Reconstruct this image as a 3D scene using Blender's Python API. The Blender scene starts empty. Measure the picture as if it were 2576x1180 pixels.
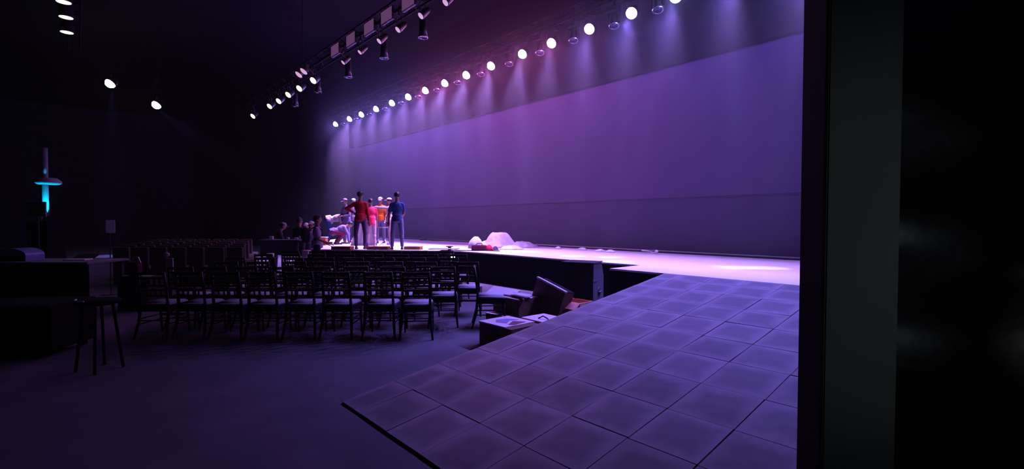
import bpy, bmesh, math, random
from mathutils import Vector, Matrix, Quaternion
random.seed(7)
R = math.radians
scene = bpy.context.scene
col = scene.collection

# ------------------------------------------------------------------ camera, world, exposure, light
FPX = 1220.0; CAMZ = 1.6; AZ = R(48.14); PITCH = math.atan(34 / FPX)
FW = Vector((-math.sin(AZ) * math.cos(PITCH), math.cos(AZ) * math.cos(PITCH), -math.sin(PITCH)))
RT = Vector((math.cos(AZ), math.sin(AZ), 0)); UP = RT.cross(FW)
FH = Vector((-math.sin(AZ), math.cos(AZ), 0))
cam_d = bpy.data.cameras.new('camera'); cam_d.sensor_width = 36; cam_d.lens = 36 * FPX / 2576
cam_d.clip_start = 0.05; cam_d.clip_end = 200
cam = bpy.data.objects.new('camera', cam_d); col.objects.link(cam); scene.camera = cam
cam.location = (0, 0, CAMZ)
cam.rotation_euler = FW.to_track_quat('-Z', 'Y').to_euler()

scene.view_settings.view_transform = 'Standard'
scene.view_settings.look = 'None'
scene.view_settings.gamma = 1.0
scene.view_settings.use_curve_mapping = False
scene.view_settings.exposure = 0.0

HAZE = 0.0008; HAZE_STAGE = 0.018
world = bpy.data.worlds.new('world'); scene.world = world; world.use_nodes = True
wn = world.node_tree; wn.nodes.clear()
wo = wn.nodes.new('ShaderNodeOutputWorld'); wb = wn.nodes.new('ShaderNodeBackground')
wb.inputs[0].default_value = (0.12, 0.10, 0.35, 1); wb.inputs[1].default_value = 0.0
wn.links.new(wb.outputs[0], wo.inputs[0])
wv = wn.nodes.new('ShaderNodeVolumeScatter')
wv.inputs['Color'].default_value = (1, 1, 1, 1); wv.inputs['Density'].default_value = HAZE
wv.inputs['Anisotropy'].default_value = 0.25
wn.links.new(wv.outputs[0], wo.inputs['Volume'])

cy = scene.cycles
cy.use_denoising = True
cy.max_bounces = 5; cy.diffuse_bounces = 3; cy.glossy_bounces = 2; cy.volume_bounces = 0
cy.transmission_bounces = 2; cy.transparent_max_bounces = 6
cy.sample_clamp_indirect = 3.0; cy.sample_clamp_direct = 0.0
cy.caustics_reflective = False; cy.caustics_refractive = False
cy.use_adaptive_sampling = True; cy.adaptive_threshold = 0.03; cy.adaptive_min_samples = 16
try: cy.use_light_tree = True
except Exception: pass

def ray(px, py):
    return FW + RT * ((px - 1288) / FPX) - UP * ((py - 590) / FPX)
def at(px, py, z):                       # the point of height z seen at a pixel of the photograph
    d = ray(px, py); t = (z - CAMZ) / d.z
    return Vector((0, 0, CAMZ)) + d * t
def at_y(px, py, Y):
    d = ray(px, py); return Vector((0, 0, CAMZ)) + d * (Y / d.y)
def at_d(px, py, D):                     # at a given distance along the camera axis
    return Vector((0, 0, CAMZ)) + ray(px, py) * D

def spot(name, loc, target, power, color, angle, blend=0.6, radius=0.06, parent=None):
    l = bpy.data.lights.new(name, 'SPOT'); l.energy = power; l.color = color
    l.spot_size = R(angle); l.spot_blend = blend; l.shadow_soft_size = radius
    o = bpy.data.objects.new(name, l); col.objects.link(o)
    o.location = loc
    o.rotation_euler = (Vector(target) - Vector(loc)).to_track_quat('-Z', 'Y').to_euler()
    if parent is not None: o.parent = parent; o.matrix_parent_inverse = Matrix.Translation(-parent.location)
    return o

# ------------------------------------------------------------------ materials
def mat(name, color, rough=0.6, metal=0.0, spec=0.4, noise=0.0, nscale=8.0, bump=0.0, bscale=40.0, emit=None, estr=0.0, coord='Object'):
    m = bpy.data.materials.new(name); m.use_nodes = True
    nt = m.node_tree; b = nt.nodes['Principled BSDF']
    b.inputs['Base Color'].default_value = (*color, 1); b.inputs['Roughness'].default_value = rough
    b.inputs['Metallic'].default_value = metal; b.inputs['Specular IOR Level'].default_value = spec
    tc = nt.nodes.new('ShaderNodeTexCoord')
    if noise > 0:
        n = nt.nodes.new('ShaderNodeTexNoise'); n.inputs['Scale'].default_value = nscale; n.inputs['Detail'].default_value = 4
        nt.links.new(tc.outputs[coord], n.inputs['Vector'])
        r = nt.nodes.new('ShaderNodeMapRange'); r.inputs[1].default_value = 0.3; r.inputs[2].default_value = 0.7
        r.inputs[3].default_value = 1 - noise; r.inputs[4].default_value = 1 + noise
        nt.links.new(n.outputs['Fac'], r.inputs[0])
        mx = nt.nodes.new('ShaderNodeVectorMath'); mx.operation = 'SCALE'
        mx.inputs[0].default_value = color; nt.links.new(r.outputs[0], mx.inputs['Scale'])
        nt.links.new(mx.outputs[0], b.inputs['Base Color'])
    if bump > 0:
        n2 = nt.nodes.new('ShaderNodeTexNoise'); n2.inputs['Scale'].default_value = bscale; n2.inputs['Detail'].default_value = 3
        nt.links.new(tc.outputs[coord], n2.inputs['Vector'])
        bp = nt.nodes.new('ShaderNodeBump'); bp.inputs['Strength'].default_value = bump; bp.inputs['Distance'].default_value = 0.02
        nt.links.new(n2.outputs['Fac'], bp.inputs['Height']); nt.links.new(bp.outputs[0], b.inputs['Normal'])
    if emit is not None:
        b.inputs['Emission Color'].default_value = (*emit, 1); b.inputs['Emission Strength'].default_value = estr
    return m

M = {}
M['carpet'] = mat('carpet', (0.135, 0.13, 0.15), 0.95, noise=0.16, nscale=1.6, bump=0.15, bscale=90, spec=0.1)
M['black_cloth'] = mat('black_cloth', (0.010, 0.009, 0.012), 0.95, spec=0.05, noise=0.2, nscale=3)
M['wall_black'] = mat('wall_black', (0.007, 0.006, 0.008), 0.9, spec=0.1, noise=0.2, nscale=2)
M['wall_dim'] = mat('wall_dim', (0.030, 0.030, 0.042), 0.8, spec=0.2, noise=0.15, nscale=1.5)
M['header'] = mat('header_cloth', (0.007, 0.006, 0.009), 0.9, spec=0.1, noise=0.2, nscale=2)
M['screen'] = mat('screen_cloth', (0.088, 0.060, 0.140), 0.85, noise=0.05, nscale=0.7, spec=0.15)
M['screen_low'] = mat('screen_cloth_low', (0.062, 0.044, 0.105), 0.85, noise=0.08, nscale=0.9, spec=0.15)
M['stage_white'] = mat('stage_white', (0.84, 0.83, 0.83), 0.45, spec=0.4, noise=0.03, nscale=2)
M['stage_black'] = mat('stage_skirt_black', (0.010, 0.009, 0.013), 0.9, spec=0.1, noise=0.2, nscale=3)
M['chair_black'] = mat('chair_black', (0.008, 0.007, 0.010), 0.5, spec=0.25, noise=0.1, nscale=20)
M['cushion'] = mat('cushion', (0.42, 0.40, 0.46), 0.85, noise=0.08, nscale=10, bump=0.1)
M['beige_cover'] = mat('beige_cover', (0.09, 0.075, 0.068), 0.9, noise=0.12, nscale=8)
M['metal_black'] = mat('metal_black', (0.015, 0.015, 0.02), 0.4, spec=0.5, noise=0.1, nscale=10)
M['metal'] = mat('metal_grey', (0.35, 0.35, 0.38), 0.35, metal=0.8, noise=0.05)
M['glass_edge'] = mat('lamp_rim', (0.5, 0.5, 0.55), 0.2, metal=0.9)
M['skin'] = mat('skin', (0.36, 0.19, 0.13), 0.5, spec=0.4, noise=0.05, nscale=12)
M['hair'] = mat('hair', (0.012, 0.009, 0.009), 0.5, spec=0.5, noise=0.2, nscale=40, bump=0.5, bscale=60)
M['shoe'] = mat('shoe', (0.05, 0.04, 0.05), 0.6, noise=0.1)
M['shoe_white'] = mat('shoe_white', (0.7, 0.68, 0.7), 0.6, noise=0.05)
def cloth(n, c): M[n] = mat('cloth_' + n, c, 0.85, spec=0.15, noise=0.12, nscale=9, bump=0.35, bscale=14)
cloth('red', (0.50, 0.02, 0.03)); cloth('pinkred', (0.75, 0.04, 0.10)); cloth('orange', (0.85, 0.17, 0.02))
cloth('navy', (0.035, 0.07, 0.22)); cloth('jeans', (0.20, 0.22, 0.36)); cloth('dark', (0.025, 0.022, 0.035))
cloth('purple_dark', (0.10, 0.06, 0.14)); cloth('greyblue', (0.16, 0.14, 0.22)); cloth('grey', (0.30, 0.27, 0.32))
cloth('beige', (0.50, 0.40, 0.42)); cloth('white', (0.86, 0.85, 0.88)); cloth('lavender', (0.45, 0.36, 0.58))
cloth('pale_pink', (0.80, 0.58, 0.62)); cloth('violet_shirt', (0.28, 0.24, 0.42)); cloth('maroon', (0.09, 0.012, 0.03))
M['wood_orange'] = mat('wood_orange', (0.42, 0.12, 0.04), 0.5, noise=0.25, nscale=14)
M['carton'] = mat('carton_brown', (0.14, 0.065, 0.045), 0.8, noise=0.35, nscale=7)
M['carton_light'] = mat('carton_light', (0.85, 0.38, 0.27), 0.8, noise=0.15, nscale=9)
M['carton_pale'] = mat('carton_pale', (0.74, 0.60, 0.63), 0.8, noise=0.12, nscale=9)
M['white_board'] = mat('white_board', (0.80, 0.78, 0.82), 0.6, noise=0.04)
M['blue_patch'] = mat('blue_film', (0.14, 0.18, 0.42), 0.5, noise=0.1)
M['plastic_film'] = mat('plastic_film', (0.72, 0.70, 0.78), 0.25, spec=0.7, noise=0.05, bump=0.5, bscale=20)
M['speaker_side'] = mat('speaker_side', (0.16, 0.15, 0.19), 0.55, noise=0.08, nscale=10, bump=0.1, bscale=80)
M['grille'] = mat('speaker_grille', (0.008, 0.008, 0.01), 0.8, noise=0.1, nscale=60)
M['post'] = mat('post_paint', (0.10, 0.105, 0.105), 0.75, noise=0.12, nscale=2.5, spec=0.2)
M['rail'] = mat('rail_metal', (0.55, 0.55, 0.62), 0.4, metal=0.6, noise=0.05)
M['rubber'] = mat('joint_black', (0.03, 0.028, 0.04), 0.9)
M['matte_black'] = mat('matte_black', (0.005, 0.005, 0.006), 0.85, spec=0.08, noise=0.1)
M['truss'] = mat('truss_metal', (0.008, 0.008, 0.009), 0.8, spec=0.1, noise=0.05)

def thin_cloth(name, c):
    m = bpy.data.materials.new(name); m.use_nodes = True; nt = m.node_tree; nt.nodes.clear()
    o_ = nt.nodes.new('ShaderNodeOutputMaterial'); d = nt.nodes.new('ShaderNodeBsdfDiffuse'); t_ = nt.nodes.new('ShaderNodeBsdfTranslucent'); x = nt.nodes.new('ShaderNodeMixShader')
    n = nt.nodes.new('ShaderNodeTexNoise'); n.inputs['Scale'].default_value = 12; r = nt.nodes.new('ShaderNodeMapRange'); r.inputs[3].default_value = 0.88; r.inputs[4].default_value = 1.06
    v = nt.nodes.new('ShaderNodeVectorMath'); v.operation = 'SCALE'; v.inputs[0].default_value = c
    nt.links.new(n.outputs['Fac'], r.inputs[0]); nt.links.new(r.outputs[0], v.inputs['Scale'])
    for q in (d, t_): nt.links.new(v.outputs[0], q.inputs['Color'])
    x.inputs[0].default_value = 0.5; nt.links.new(d.outputs[0], x.inputs[1]); nt.links.new(t_.outputs[0], x.inputs[2]); nt.links.new(x.outputs[0], o_.inputs['Surface'])
    return m
M['white_thin'] = thin_cloth('thin_white_cloth', (0.88, 0.88, 0.86))
def tile_mat(name, base, edge):
    # worn rubber tile: painted sheen and dust make a lighter rim round a darker middle, with scuffs; every tile drawn differently
    m = bpy.data.materials.new(name); m.use_nodes = True; nt = m.node_tree; L = nt.links
    b = nt.nodes['Principled BSDF']; b.inputs['Specular IOR Level'].default_value = 0.35
    tc = nt.nodes.new('ShaderNodeTexCoord'); oi = nt.nodes.new('ShaderNodeObjectInfo')
    sep = nt.nodes.new('ShaderNodeSeparateXYZ'); L.new(tc.outputs['Generated'], sep.inputs[0])
    def math_(op, a, b_=None, v=None):
        n = nt.nodes.new('ShaderNodeMath'); n.operation = op
        if isinstance(a, (int, float)): n.inputs[0].default_value = a
        else: L.new(a, n.inputs[0])
        if b_ is not None:
            if isinstance(b_, (int, float)): n.inputs[1].default_value = b_
            else: L.new(b_, n.inputs[1])
        return n.outputs[0]
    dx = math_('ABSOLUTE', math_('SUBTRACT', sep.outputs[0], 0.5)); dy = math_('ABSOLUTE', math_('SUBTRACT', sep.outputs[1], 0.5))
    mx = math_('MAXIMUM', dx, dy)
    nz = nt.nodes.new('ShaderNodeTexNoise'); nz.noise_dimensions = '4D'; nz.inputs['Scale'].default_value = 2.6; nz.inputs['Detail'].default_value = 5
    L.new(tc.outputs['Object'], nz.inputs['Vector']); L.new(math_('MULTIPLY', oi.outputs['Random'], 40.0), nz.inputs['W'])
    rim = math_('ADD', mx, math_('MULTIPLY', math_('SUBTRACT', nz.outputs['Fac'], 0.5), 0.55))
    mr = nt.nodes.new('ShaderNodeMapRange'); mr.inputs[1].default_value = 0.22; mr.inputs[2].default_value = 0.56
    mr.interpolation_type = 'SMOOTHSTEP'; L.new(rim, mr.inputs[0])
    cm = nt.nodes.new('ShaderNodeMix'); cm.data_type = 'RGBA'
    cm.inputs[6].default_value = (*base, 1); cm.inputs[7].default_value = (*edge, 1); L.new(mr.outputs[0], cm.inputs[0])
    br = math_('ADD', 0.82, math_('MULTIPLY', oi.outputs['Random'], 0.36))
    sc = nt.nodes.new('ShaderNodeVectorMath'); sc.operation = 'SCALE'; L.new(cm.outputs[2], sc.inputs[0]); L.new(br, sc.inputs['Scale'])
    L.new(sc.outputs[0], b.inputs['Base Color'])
    n2 = nt.nodes.new('ShaderNodeTexNoise'); n2.inputs['Scale'].default_value = 9; n2.inputs['Detail'].default_value = 5
    L.new(tc.outputs['Object'], n2.inputs['Vector'])
    rr = nt.nodes.new('ShaderNodeMapRange'); rr.inputs[3].default_value = 0.5; rr.inputs[4].default_value = 0.72
    L.new(n2.outputs['Fac'], rr.inputs[0]); L.new(rr.outputs[0], b.inputs['Roughness'])
    bp = nt.nodes.new('ShaderNodeBump'); bp.inputs['Strength'].default_value = 0.25; bp.inputs['Distance'].default_value = 0.01
    n3 = nt.nodes.new('ShaderNodeTexNoise'); n3.inputs['Scale'].default_value = 5; L.new(tc.outputs['Object'], n3.inputs['Vector'])
    L.new(n3.outputs['Fac'], bp.inputs['Height']); L.new(bp.outputs[0], b.inputs['Normal'])
    return m
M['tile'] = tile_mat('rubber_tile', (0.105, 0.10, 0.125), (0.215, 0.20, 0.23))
M['tile_pale'] = tile_mat('rubber_tile_pale', (0.36, 0.35, 0.38), (0.46, 0.45, 0.48))

# ------------------------------------------------------------------ mesh helpers
class MB:
    def __init__(self): self.bm = bmesh.new()
    def box(self, lo, hi, mtx=None, bevel=0.0):
        x0, y0, z0 = lo; x1, y1, z1 = hi
        vs = [self.bm.verts.new(p) for p in ((x0,y0,z0),(x1,y0,z0),(x1,y1,z0),(x0,y1,z0),(x0,y0,z1),(x1,y0,z1),(x1,y1,z1),(x0,y1,z1))]
        fs = [self.bm.faces.new([vs[i] for i in f]) for f in ((0,3,2,1),(4,5,6,7),(0,1,5,4),(1,2,6,5),(2,3,7,6),(3,0,4,7))]
        if mtx is not None: bmesh.ops.transform(self.bm, matrix=mtx, verts=vs)
        if bevel > 0:
            es = list({e for f in fs for e in f.edges})
            bmesh.ops.bevel(self.bm, geom=es, offset=bevel, segments=2, affect='EDGES', profile=0.6)
        return self
    def tube(self, p0, p1, r0, r1=None, n=10, cap=True):
        r1 = r0 if r1 is None else r1
        p0 = Vector(p0); p1 = Vector(p1); d = (p1 - p0)
        q = d.to_track_quat('Z', 'Y')
        a = []; b = []
        for i in range(n):
            t = 2 * math.pi * i / n; v = Vector((math.cos(t), math.sin(t), 0))
            a.append(self.bm.verts.new(p0 + q @ (v * r0))); b.append(self.bm.verts.new(p1 + q @ (v * r1)))
        for i in range(n):
            j = (i + 1) % n; self.bm.faces.new((a[i], a[j], b[j], b[i]))
        if cap:
            self.bm.faces.new(a[::-1]); self.bm.faces.new(b)
        return self
    def path(self, pts, r, n=8):
        pts = [Vector(p) for p in pts]; rings = []
        for k, p in enumerate(pts):
            d = (pts[min(k + 1, len(pts) - 1)] - pts[max(k - 1, 0)]).normalized(); q = d.to_track_quat('Z', 'Y')
            rr = r[k] if isinstance(r, (list, tuple)) else r
            rings.append([self.bm.verts.new(p + q @ (Vector((math.cos(2*math.pi*i/n), math.sin(2*math.pi*i/n), 0)) * rr)) for i in range(n)])
        for a, b in zip(rings, rings[1:]):
            for i in range(n):
                j = (i + 1) % n; self.bm.faces.new((a[i], a[j], b[j], b[i]))
        self.bm.faces.new(rings[0][::-1]); self.bm.faces.new(rings[-1])
        return self
    def ball(self, c, r, scale=(1, 1, 1), rot=None, seg=14, rings=9):
        mtx = Matrix.Translation(Vector(c)) @ (rot.to_matrix().to_4x4() if rot is not None else Matrix()) @ Matrix.Diagonal((r*scale[0], r*scale[1], r*scale[2], 1))
        bmesh.ops.create_uvsphere(self.bm, u_segments=seg, v_segments=rings, radius=1, matrix=mtx)
        return self
    def cap(self, p0, p1, r0, r1):           # a capsule with tapering radius
        self.tube(p0, p1, r0, r1, 14); self.ball(p0, r0); self.ball(p1, r1); return self
    def lathe(self, prof, origin=(0,0,0), n=24, q=None):
        rings = []
        o = Vector(origin)
        for r, z in prof:
            ring = []
            for i in range(n):
                t = 2*math.pi*i/n; v = Vector((r*math.cos(t), r*math.sin(t), z))
                ring.append(self.bm.verts.new(o + (q @ v if q is not None else v)))
            rings.append(ring)
        for a, b in zip(rings, rings[1:]):
            for i in range(n):
                j = (i+1) % n; self.bm.faces.new((a[i], a[j], b[j], b[i]))
        self.bm.faces.new(rings[0][::-1]); self.bm.faces.new(rings[-1]); return self
    def prism(self, poly, z0, z1):
        a = [self.bm.verts.new((x, y, z0)) for x, y in poly]; b = [self.bm.verts.new((x, y, z1)) for x, y in poly]
        n = len(poly)
        self.bm.faces.new(a[::-1]); self.bm.faces.new(b)
        for i in range(n):
            j = (i+1) % n; self.bm.faces.new((a[i], a[j], b[j], b[i]))
        return self
    def mesh(self, name, m=None, smooth=False):
        bmesh.ops.recalc_face_normals(self.bm, faces=self.bm.faces)
        me = bpy.data.meshes.new(name); self.bm.to_mesh(me); self.bm.free()
        if smooth:
            me.polygons.foreach_set('use_smooth', [True] * len(me.polygons))
        if m is not None: me.materials.append(m)
        return me
    def build(self, name, m, parent=None, smooth=False, loc=None, rot=None):
        return link(name, self.mesh(name, m, smooth), parent, loc, rot)

def link(name, me, parent=None, loc=None, rot=None):
    o = bpy.data.objects.new(name, me); col.objects.link(o)
    if parent is not None: o.parent = parent
    if loc is not None: o.location = loc
    if rot is not None: o.rotation_euler = rot
    return o
def tag(o, label=None, cat=None, group=None, kind=None):
    if label: o['label'] = label
    if cat: o['category'] = cat
    if group: o['group'] = group
    if kind: o['kind'] = kind
    return o
def thing(name, label, cat, loc=(0, 0, 0), rz=0.0, group=None):
    o = bpy.data.objects.new(name, None); col.objects.link(o); o.empty_display_size = 0.1
    o.location = loc; o.rotation_euler = (0, 0, rz)
    return tag(o, label, cat, group)
def copy_tree(o, parent=None):
    kids = [c for c in KIDS.get(o.name, [])]
    c = o.copy(); col.objects.link(c)
    if parent is not None: c.parent = parent
    for ch in kids: copy_tree(ch, c)
    return c
KIDS = {}
def index_kids(root):
    st = [root]
    while st:
        o = st.pop(); ks = [c for c in bpy.data.objects if c.parent is o]; KIDS[o.name] = ks; st += ks
def struct(name, mb, m, parent=None, smooth=False):
    o = mb.build(name, m, parent, smooth)
    if parent is None: o['kind'] = 'structure'
    return o

# ------------------------------------------------------------------ the hall
SZ = 0.765                                   # stage height
SCR = 11.7                                   # plane of the screen
struct('floor', MB().box((-46, -9, -0.1), (9, 13.2, 0)), M['carpet'])
struct('ceiling', MB().box((-46, -9, 9.6), (9, 13.2, 9.8)), M['wall_black'])
struct('wall_back', MB().box((-46, 12.9, 0), (9, 13.2, 9.6)), M['wall_black'])
struct('wall_left', MB().box((-46.2, -9, 0), (-46, 13.2, 9.6)), M['wall_dim'])
struct('wall_right', MB().box((9, -9, 0), (9.2, 13.2, 9.6)), M['wall_black'])
struct('wall_front', MB().box((-46, -9.2, 0), (9, -9, 9.6)), M['wall_dim'])

# stage deck: a skirted black body with a white sheet on top; left wing, main run and right thrust
deck_poly = [(3.4, 6.97), (-5.2, 6.97), (-5.2, 7.9), (-11.1, 7.9), (-14.5, 5.25), (-19, 6.5), (-23.0, 9.5), (-24.5, 12.2), (3.4, 12.2)]
stage = thing('stage_platform', 'long raised stage with a white deck and black skirt below the screen', 'stage')
MB().prism(deck_poly, 0.0, SZ - 0.03).build('skirt', M['stage_black'], stage)
sheet_poly = [(3.4, 6.97), (-5.2, 6.97), (-5.2, 7.9), (-11.1, 7.9), (-14.5, 5.25), (-19, 6.5), (-23.0, 9.5), (-24.0, 11.35), (3.4, 11.35)]
MB().prism(sheet_poly, SZ - 0.03, SZ).build('deck_sheet', M['stage_white'], stage)
MB().box((-26.5, 11.35, SZ - 0.03), (3.4, 11.62, SZ - 0.028)).build('gap_strip', M['rubber'], stage)
MB().tube((-26, 11.56, SZ + 0.03), (3.4, 11.56, SZ + 0.03), 0.025, n=10).build('edge_rail', M['rail'], stage, smooth=True)

# the screen
scr = thing('projection_screen', 'huge grey cloth screen behind the stage glowing purple under the lamps', 'screen', (0, SCR, 0))
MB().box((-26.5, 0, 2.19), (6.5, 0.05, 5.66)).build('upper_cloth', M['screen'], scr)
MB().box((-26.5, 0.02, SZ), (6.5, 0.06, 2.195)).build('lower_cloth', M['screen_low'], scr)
MB().path([(-26.5, -0.003, 2.19), (-20, -0.003, 2.175), (-12, -0.003, 2.20), (-5, -0.003, 2.21), (6.5, -0.003, 2.2)], 0.008, 6).build('fold_seam', M['rubber'], scr)
struct('wall_header', MB().box((-30, 11.55, 5.66), (7, 11.68, 9.6)), M['header'])
struct('wall_wing', MB().prism([(-26.5, 11.8), (-26.6, 11.75), (-36, 8.0), (-36, 8.15)], 0, 5.7), M['header'])
struct('wall_wing_header', MB().prism([(-26.5, 11.7), (-26.6, 11.6), (-36, 7.85), (-36, 8.0)], 5.7, 9.6), M['header'])

# thin haze hanging in the lamps' light over the stage
hz = MB().box((-26.3, 8.55, 0.80), (3.2, 11.50, 9.55)).build('haze', None); hz['kind'] = 'stuff'; hz['label'] = 'thin haze over the stage in the lamps light'
hm = bpy.data.materials.new('haze'); hm.use_nodes = True; hm.node_tree.nodes.clear()
ho = hm.node_tree.nodes.new('ShaderNodeOutputMaterial'); hv = hm.node_tree.nodes.new('ShaderNodeVolumeScatter')
hv.inputs['Color'].default_value = (1, 1, 1, 1); hv.inputs['Density'].default_value = HAZE_STAGE; hv.inputs['Anisotropy'].default_value = 0.2
hm.node_tree.links.new(hv.outputs[0], ho.inputs['Volume']); hz.data.materials.append(hm)

# ramp with square rubber tiles running up to the stage
RX0, RX1, RY0, RY1 = -4.13, -0.6, 1.70, 6.97
slope = math.atan((SZ - 0.02) / (RY1 - RY0)); RL = (RY1 - RY0) / math.cos(slope)
ramp = thing('ramp', 'wide sloping ramp of square grey rubber tiles leading up to the stage', 'ramp', (0, 0, 0))
mb = MB()
vs = [mb.bm.verts.new(p) for p in ((RX0, RY0, 0), (RX1, RY0, 0), (RX1, RY1 - .01, 0), (RX0, RY1 - .01, 0), (RX0, RY0, 0.008), (RX1, RY0, 0.008), (RX1, RY1 - .01, SZ - 0.014), (RX0, RY1 - .01, SZ - 0.014))]
for f in ((0,3,2,1),(4,5,6,7),(0,1,5,4),(1,2,6,5),(2,3,7,6),(3,0,4,7)): mb.bm.faces.new([vs[i] for i in f])
mb.build('ramp_body', M['rubber'], ramp)
xs = [RX0, -3.80] + [-3.80 + 0.4855 * i for i in range(1, 12)]
xs = [x for x in xs if x < RX1] + [RX1]
ys = [RY0, 2.21, 2.70, 3.19, 3.70, 4.21, 4.70, 5.20, 5.69, 6.19, 6.68, RY1]
tile_cache = {}
def tile_mesh(w, l, t=0.014, g=0.0035):
    k = (round(w, 3), round(l, 3))
    if k not in tile_cache:
        m_ = MB(); nx = 4; W, Lh = w/2 - g, l/2 - g
        # slightly domed top with bevelled edge
        grid = []
        for j in range(nx + 1):
            row = []
            for i in range(nx + 1):
                u = -1 + 2*i/nx; v = -1 + 2*j/nx
                z = t - 0.0035 * max(abs(u), abs(v))**6 
                row.append(m_.bm.verts.new((u*W, v*Lh, z)))
            grid.append(row)
        for j in range(nx):
            for i in range(nx):
                m_.bm.faces.new((grid[j][i], grid[j][i+1], grid[j+1][i+1], grid[j+1][i]))
        rim = [grid[0][i] for i in range(nx+1)] + [grid[j][nx] for j in range(1, nx+1)] + [grid[nx][i] for i in range(nx-1, -1, -1)] + [grid[j][0] for j in range(nx-1, 0, -1)]
        low = [m_.bm.verts.new((v.co.x, v.co.y, 0)) for v in rim]
        for a in range(len(rim)):
            b = (a+1) % len(rim); m_.bm.faces.new((rim[b], rim[a], low[a], low[b]))
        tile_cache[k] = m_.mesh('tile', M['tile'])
    return tile_cache[k]
for i in range(len(xs) - 1):
    for j in range(len(ys) - 1):
        w = xs[i+1] - xs[i]; l = (ys[j+1] - ys[j]) / math.cos(slope)
        cx = (xs[i] + xs[i+1]) / 2; cyy = (ys[j] + ys[j+1]) / 2
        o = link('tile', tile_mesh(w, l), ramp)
        o.location = (cx, cyy, 0.008 + (cyy - RY0) * math.tan(slope) - 0.001 + random.uniform(0, 0.002))
        o.rotation_euler = (slope + random.gauss(0, 0.0035), random.gauss(0, 0.0035), random.gauss(0, 0.006))

# ------------------------------------------------------------------ lamps
def aim_quat(d): return Vector(d).to_track_quat('-Z', 'Y')
def lens_mat(name, color, s, base=(0.5, 0.5, 0.5)):
    return mat(name, base, 0.3, emit=color, estr=s)
LM = {'pink': lens_mat('lens_pink', (1.0, 0.62, 0.95), 26), 'blue': lens_mat('lens_blue', (0.80, 0.82, 1.0), 26),
      'warm': lens_mat('lens_warm', (1.0, 0.78, 0.46), 5.0), 'mauve': lens_mat('lens_mauve', (0.85, 0.48, 0.82), 0.75),
      'down': lens_mat('lens_down', (0.85, 0.95, 0.78), 1.4), 'panel': lens_mat('panel_glow', (0.42, 0.17, 0.46), 0.26, (0.08, 0.05, 0.09)),
      'red': lens_mat('red_glow', (1.0, 0.03, 0.06), 1.6, (0.3, 0.02, 0.02)), 'redblue': lens_mat('lens_white', (1.0, 0.8, 1.0), 22), 'off': mat('lens_off', (0.02, 0.018, 0.03), 0.2, spec=0.6)}
def par_parts(parent, d, r=0.13, lensm='pink', drop=0.38, bulge=0.35):
    q = aim_quat(d)
    body = MB().lathe([(r*0.45, 0.26), (r*0.8, 0.20), (r*0.98, 0.05), (r, -0.02), (r*1.06, -0.03), (r*1.06, -0.05), (r*0.96, -0.05)], (0, 0, 0), 20, q).build('housing', M['metal_black'], parent, True)
    MB().lathe([(r*0.93, -0.045), (r*0.9, -0.05 - r*bulge*0.3), (r*0.6, -0.05 - r*bulge*0.8), (r*0.05, -0.05 - r*bulge)], (0, 0, 0), 20, q).build('lens', LM[lensm], parent, True)
    MB().path([(-r-.03, 0, 0), (-r-.03, 0, drop*0.6), (0, 0, drop*0.72), (r+.03, 0, drop*0.6), (r+.03, 0, 0)], 0.012, 6).build('yoke', M['metal_black'], parent)
    MB().tube((0, 0, drop*0.7), (0, 0, drop), 0.02).build('clamp', M['metal_black'], parent)

def truss(name, x0, x1, Y, z, label):
    t = thing(name, label, 'truss', (0, Y, z))
    h = 0.15
    for dy, dz in ((-h, -h), (h, -h), (-h, h), (h, h)):
        MB().tube((x0, dy, dz), (x1, dy, dz), 0.025, n=8).build('chord', M['truss'], t)
    m_ = MB(); n = int((x1 - x0) / 0.5)
    for i in range(n):
        a = x0 + (x1 - x0) * i / n; b = x0 + (x1 - x0) * (i + 1) / n
        s = 1 if i % 2 else -1
        for dy in (-h, h): m_.tube((a, dy, -h*s), (b, dy, h*s), 0.012, n=5, cap=False)
        for dz in (-h, h): m_.tube((a, -h*s, dz), (b, h*s, dz), 0.012, n=5, cap=False)
    br = m_.build('bracing', M['truss'], t); br['kind'] = 'stuff'
    return t
truss('lighting_truss', -24.5, 4.0, 9.65, 6.93, 'black truss above the stage carrying the bright pink and white lamps')
truss('lighting_truss', -25.5, 0.5, 6.15, 6.95, 'black truss over the audience side carrying the mauve and warm lamps')
truss('lighting_truss', -22.5, -12.0, 0.03, 7.62, 'black truss far overhead at the left holding three small white downlights')

ROW_A = [(847,309),(882,297),(912,287),(949,272),(989,258),(1030,242),(1073,226),(1122,206),(1176,186),(1238,162),(1317,132),(1390,106),(1485,73),(1591,33),(1702,-5)]
colors = ['blue','pink','blue','pink','blue','pink','pink','pink','blue','pink','blue','pink','pink','pink','blue']
xsA = [at_y(px, py, 9.5).x for px, py in ROW_A] + [-4.15, -2.9, -1.6, -0.3]
colors += ['blue', 'blue', 'pink', 'blue']
ordn = ['first','second','third','fourth','fifth','sixth','seventh','eighth','ninth','tenth','eleventh','twelfth','thirteenth','fourteenth','fifteenth','sixteenth','seventeenth','eighteenth','nineteenth']
BEAM = 9000.0; FLOOD = 2300.0; GLOW = 105.0; WASH = 1050.0
def wash_color(x):
    if x > -6.9: return (0.20, 0.16, 1.0)
    if x > -7.9: return (0.32, 0.16, 0.90)
    if x > -15.6: return (0.66, 0.11, 0.62)
    return (0.26, 0.15, 1.0)
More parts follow.
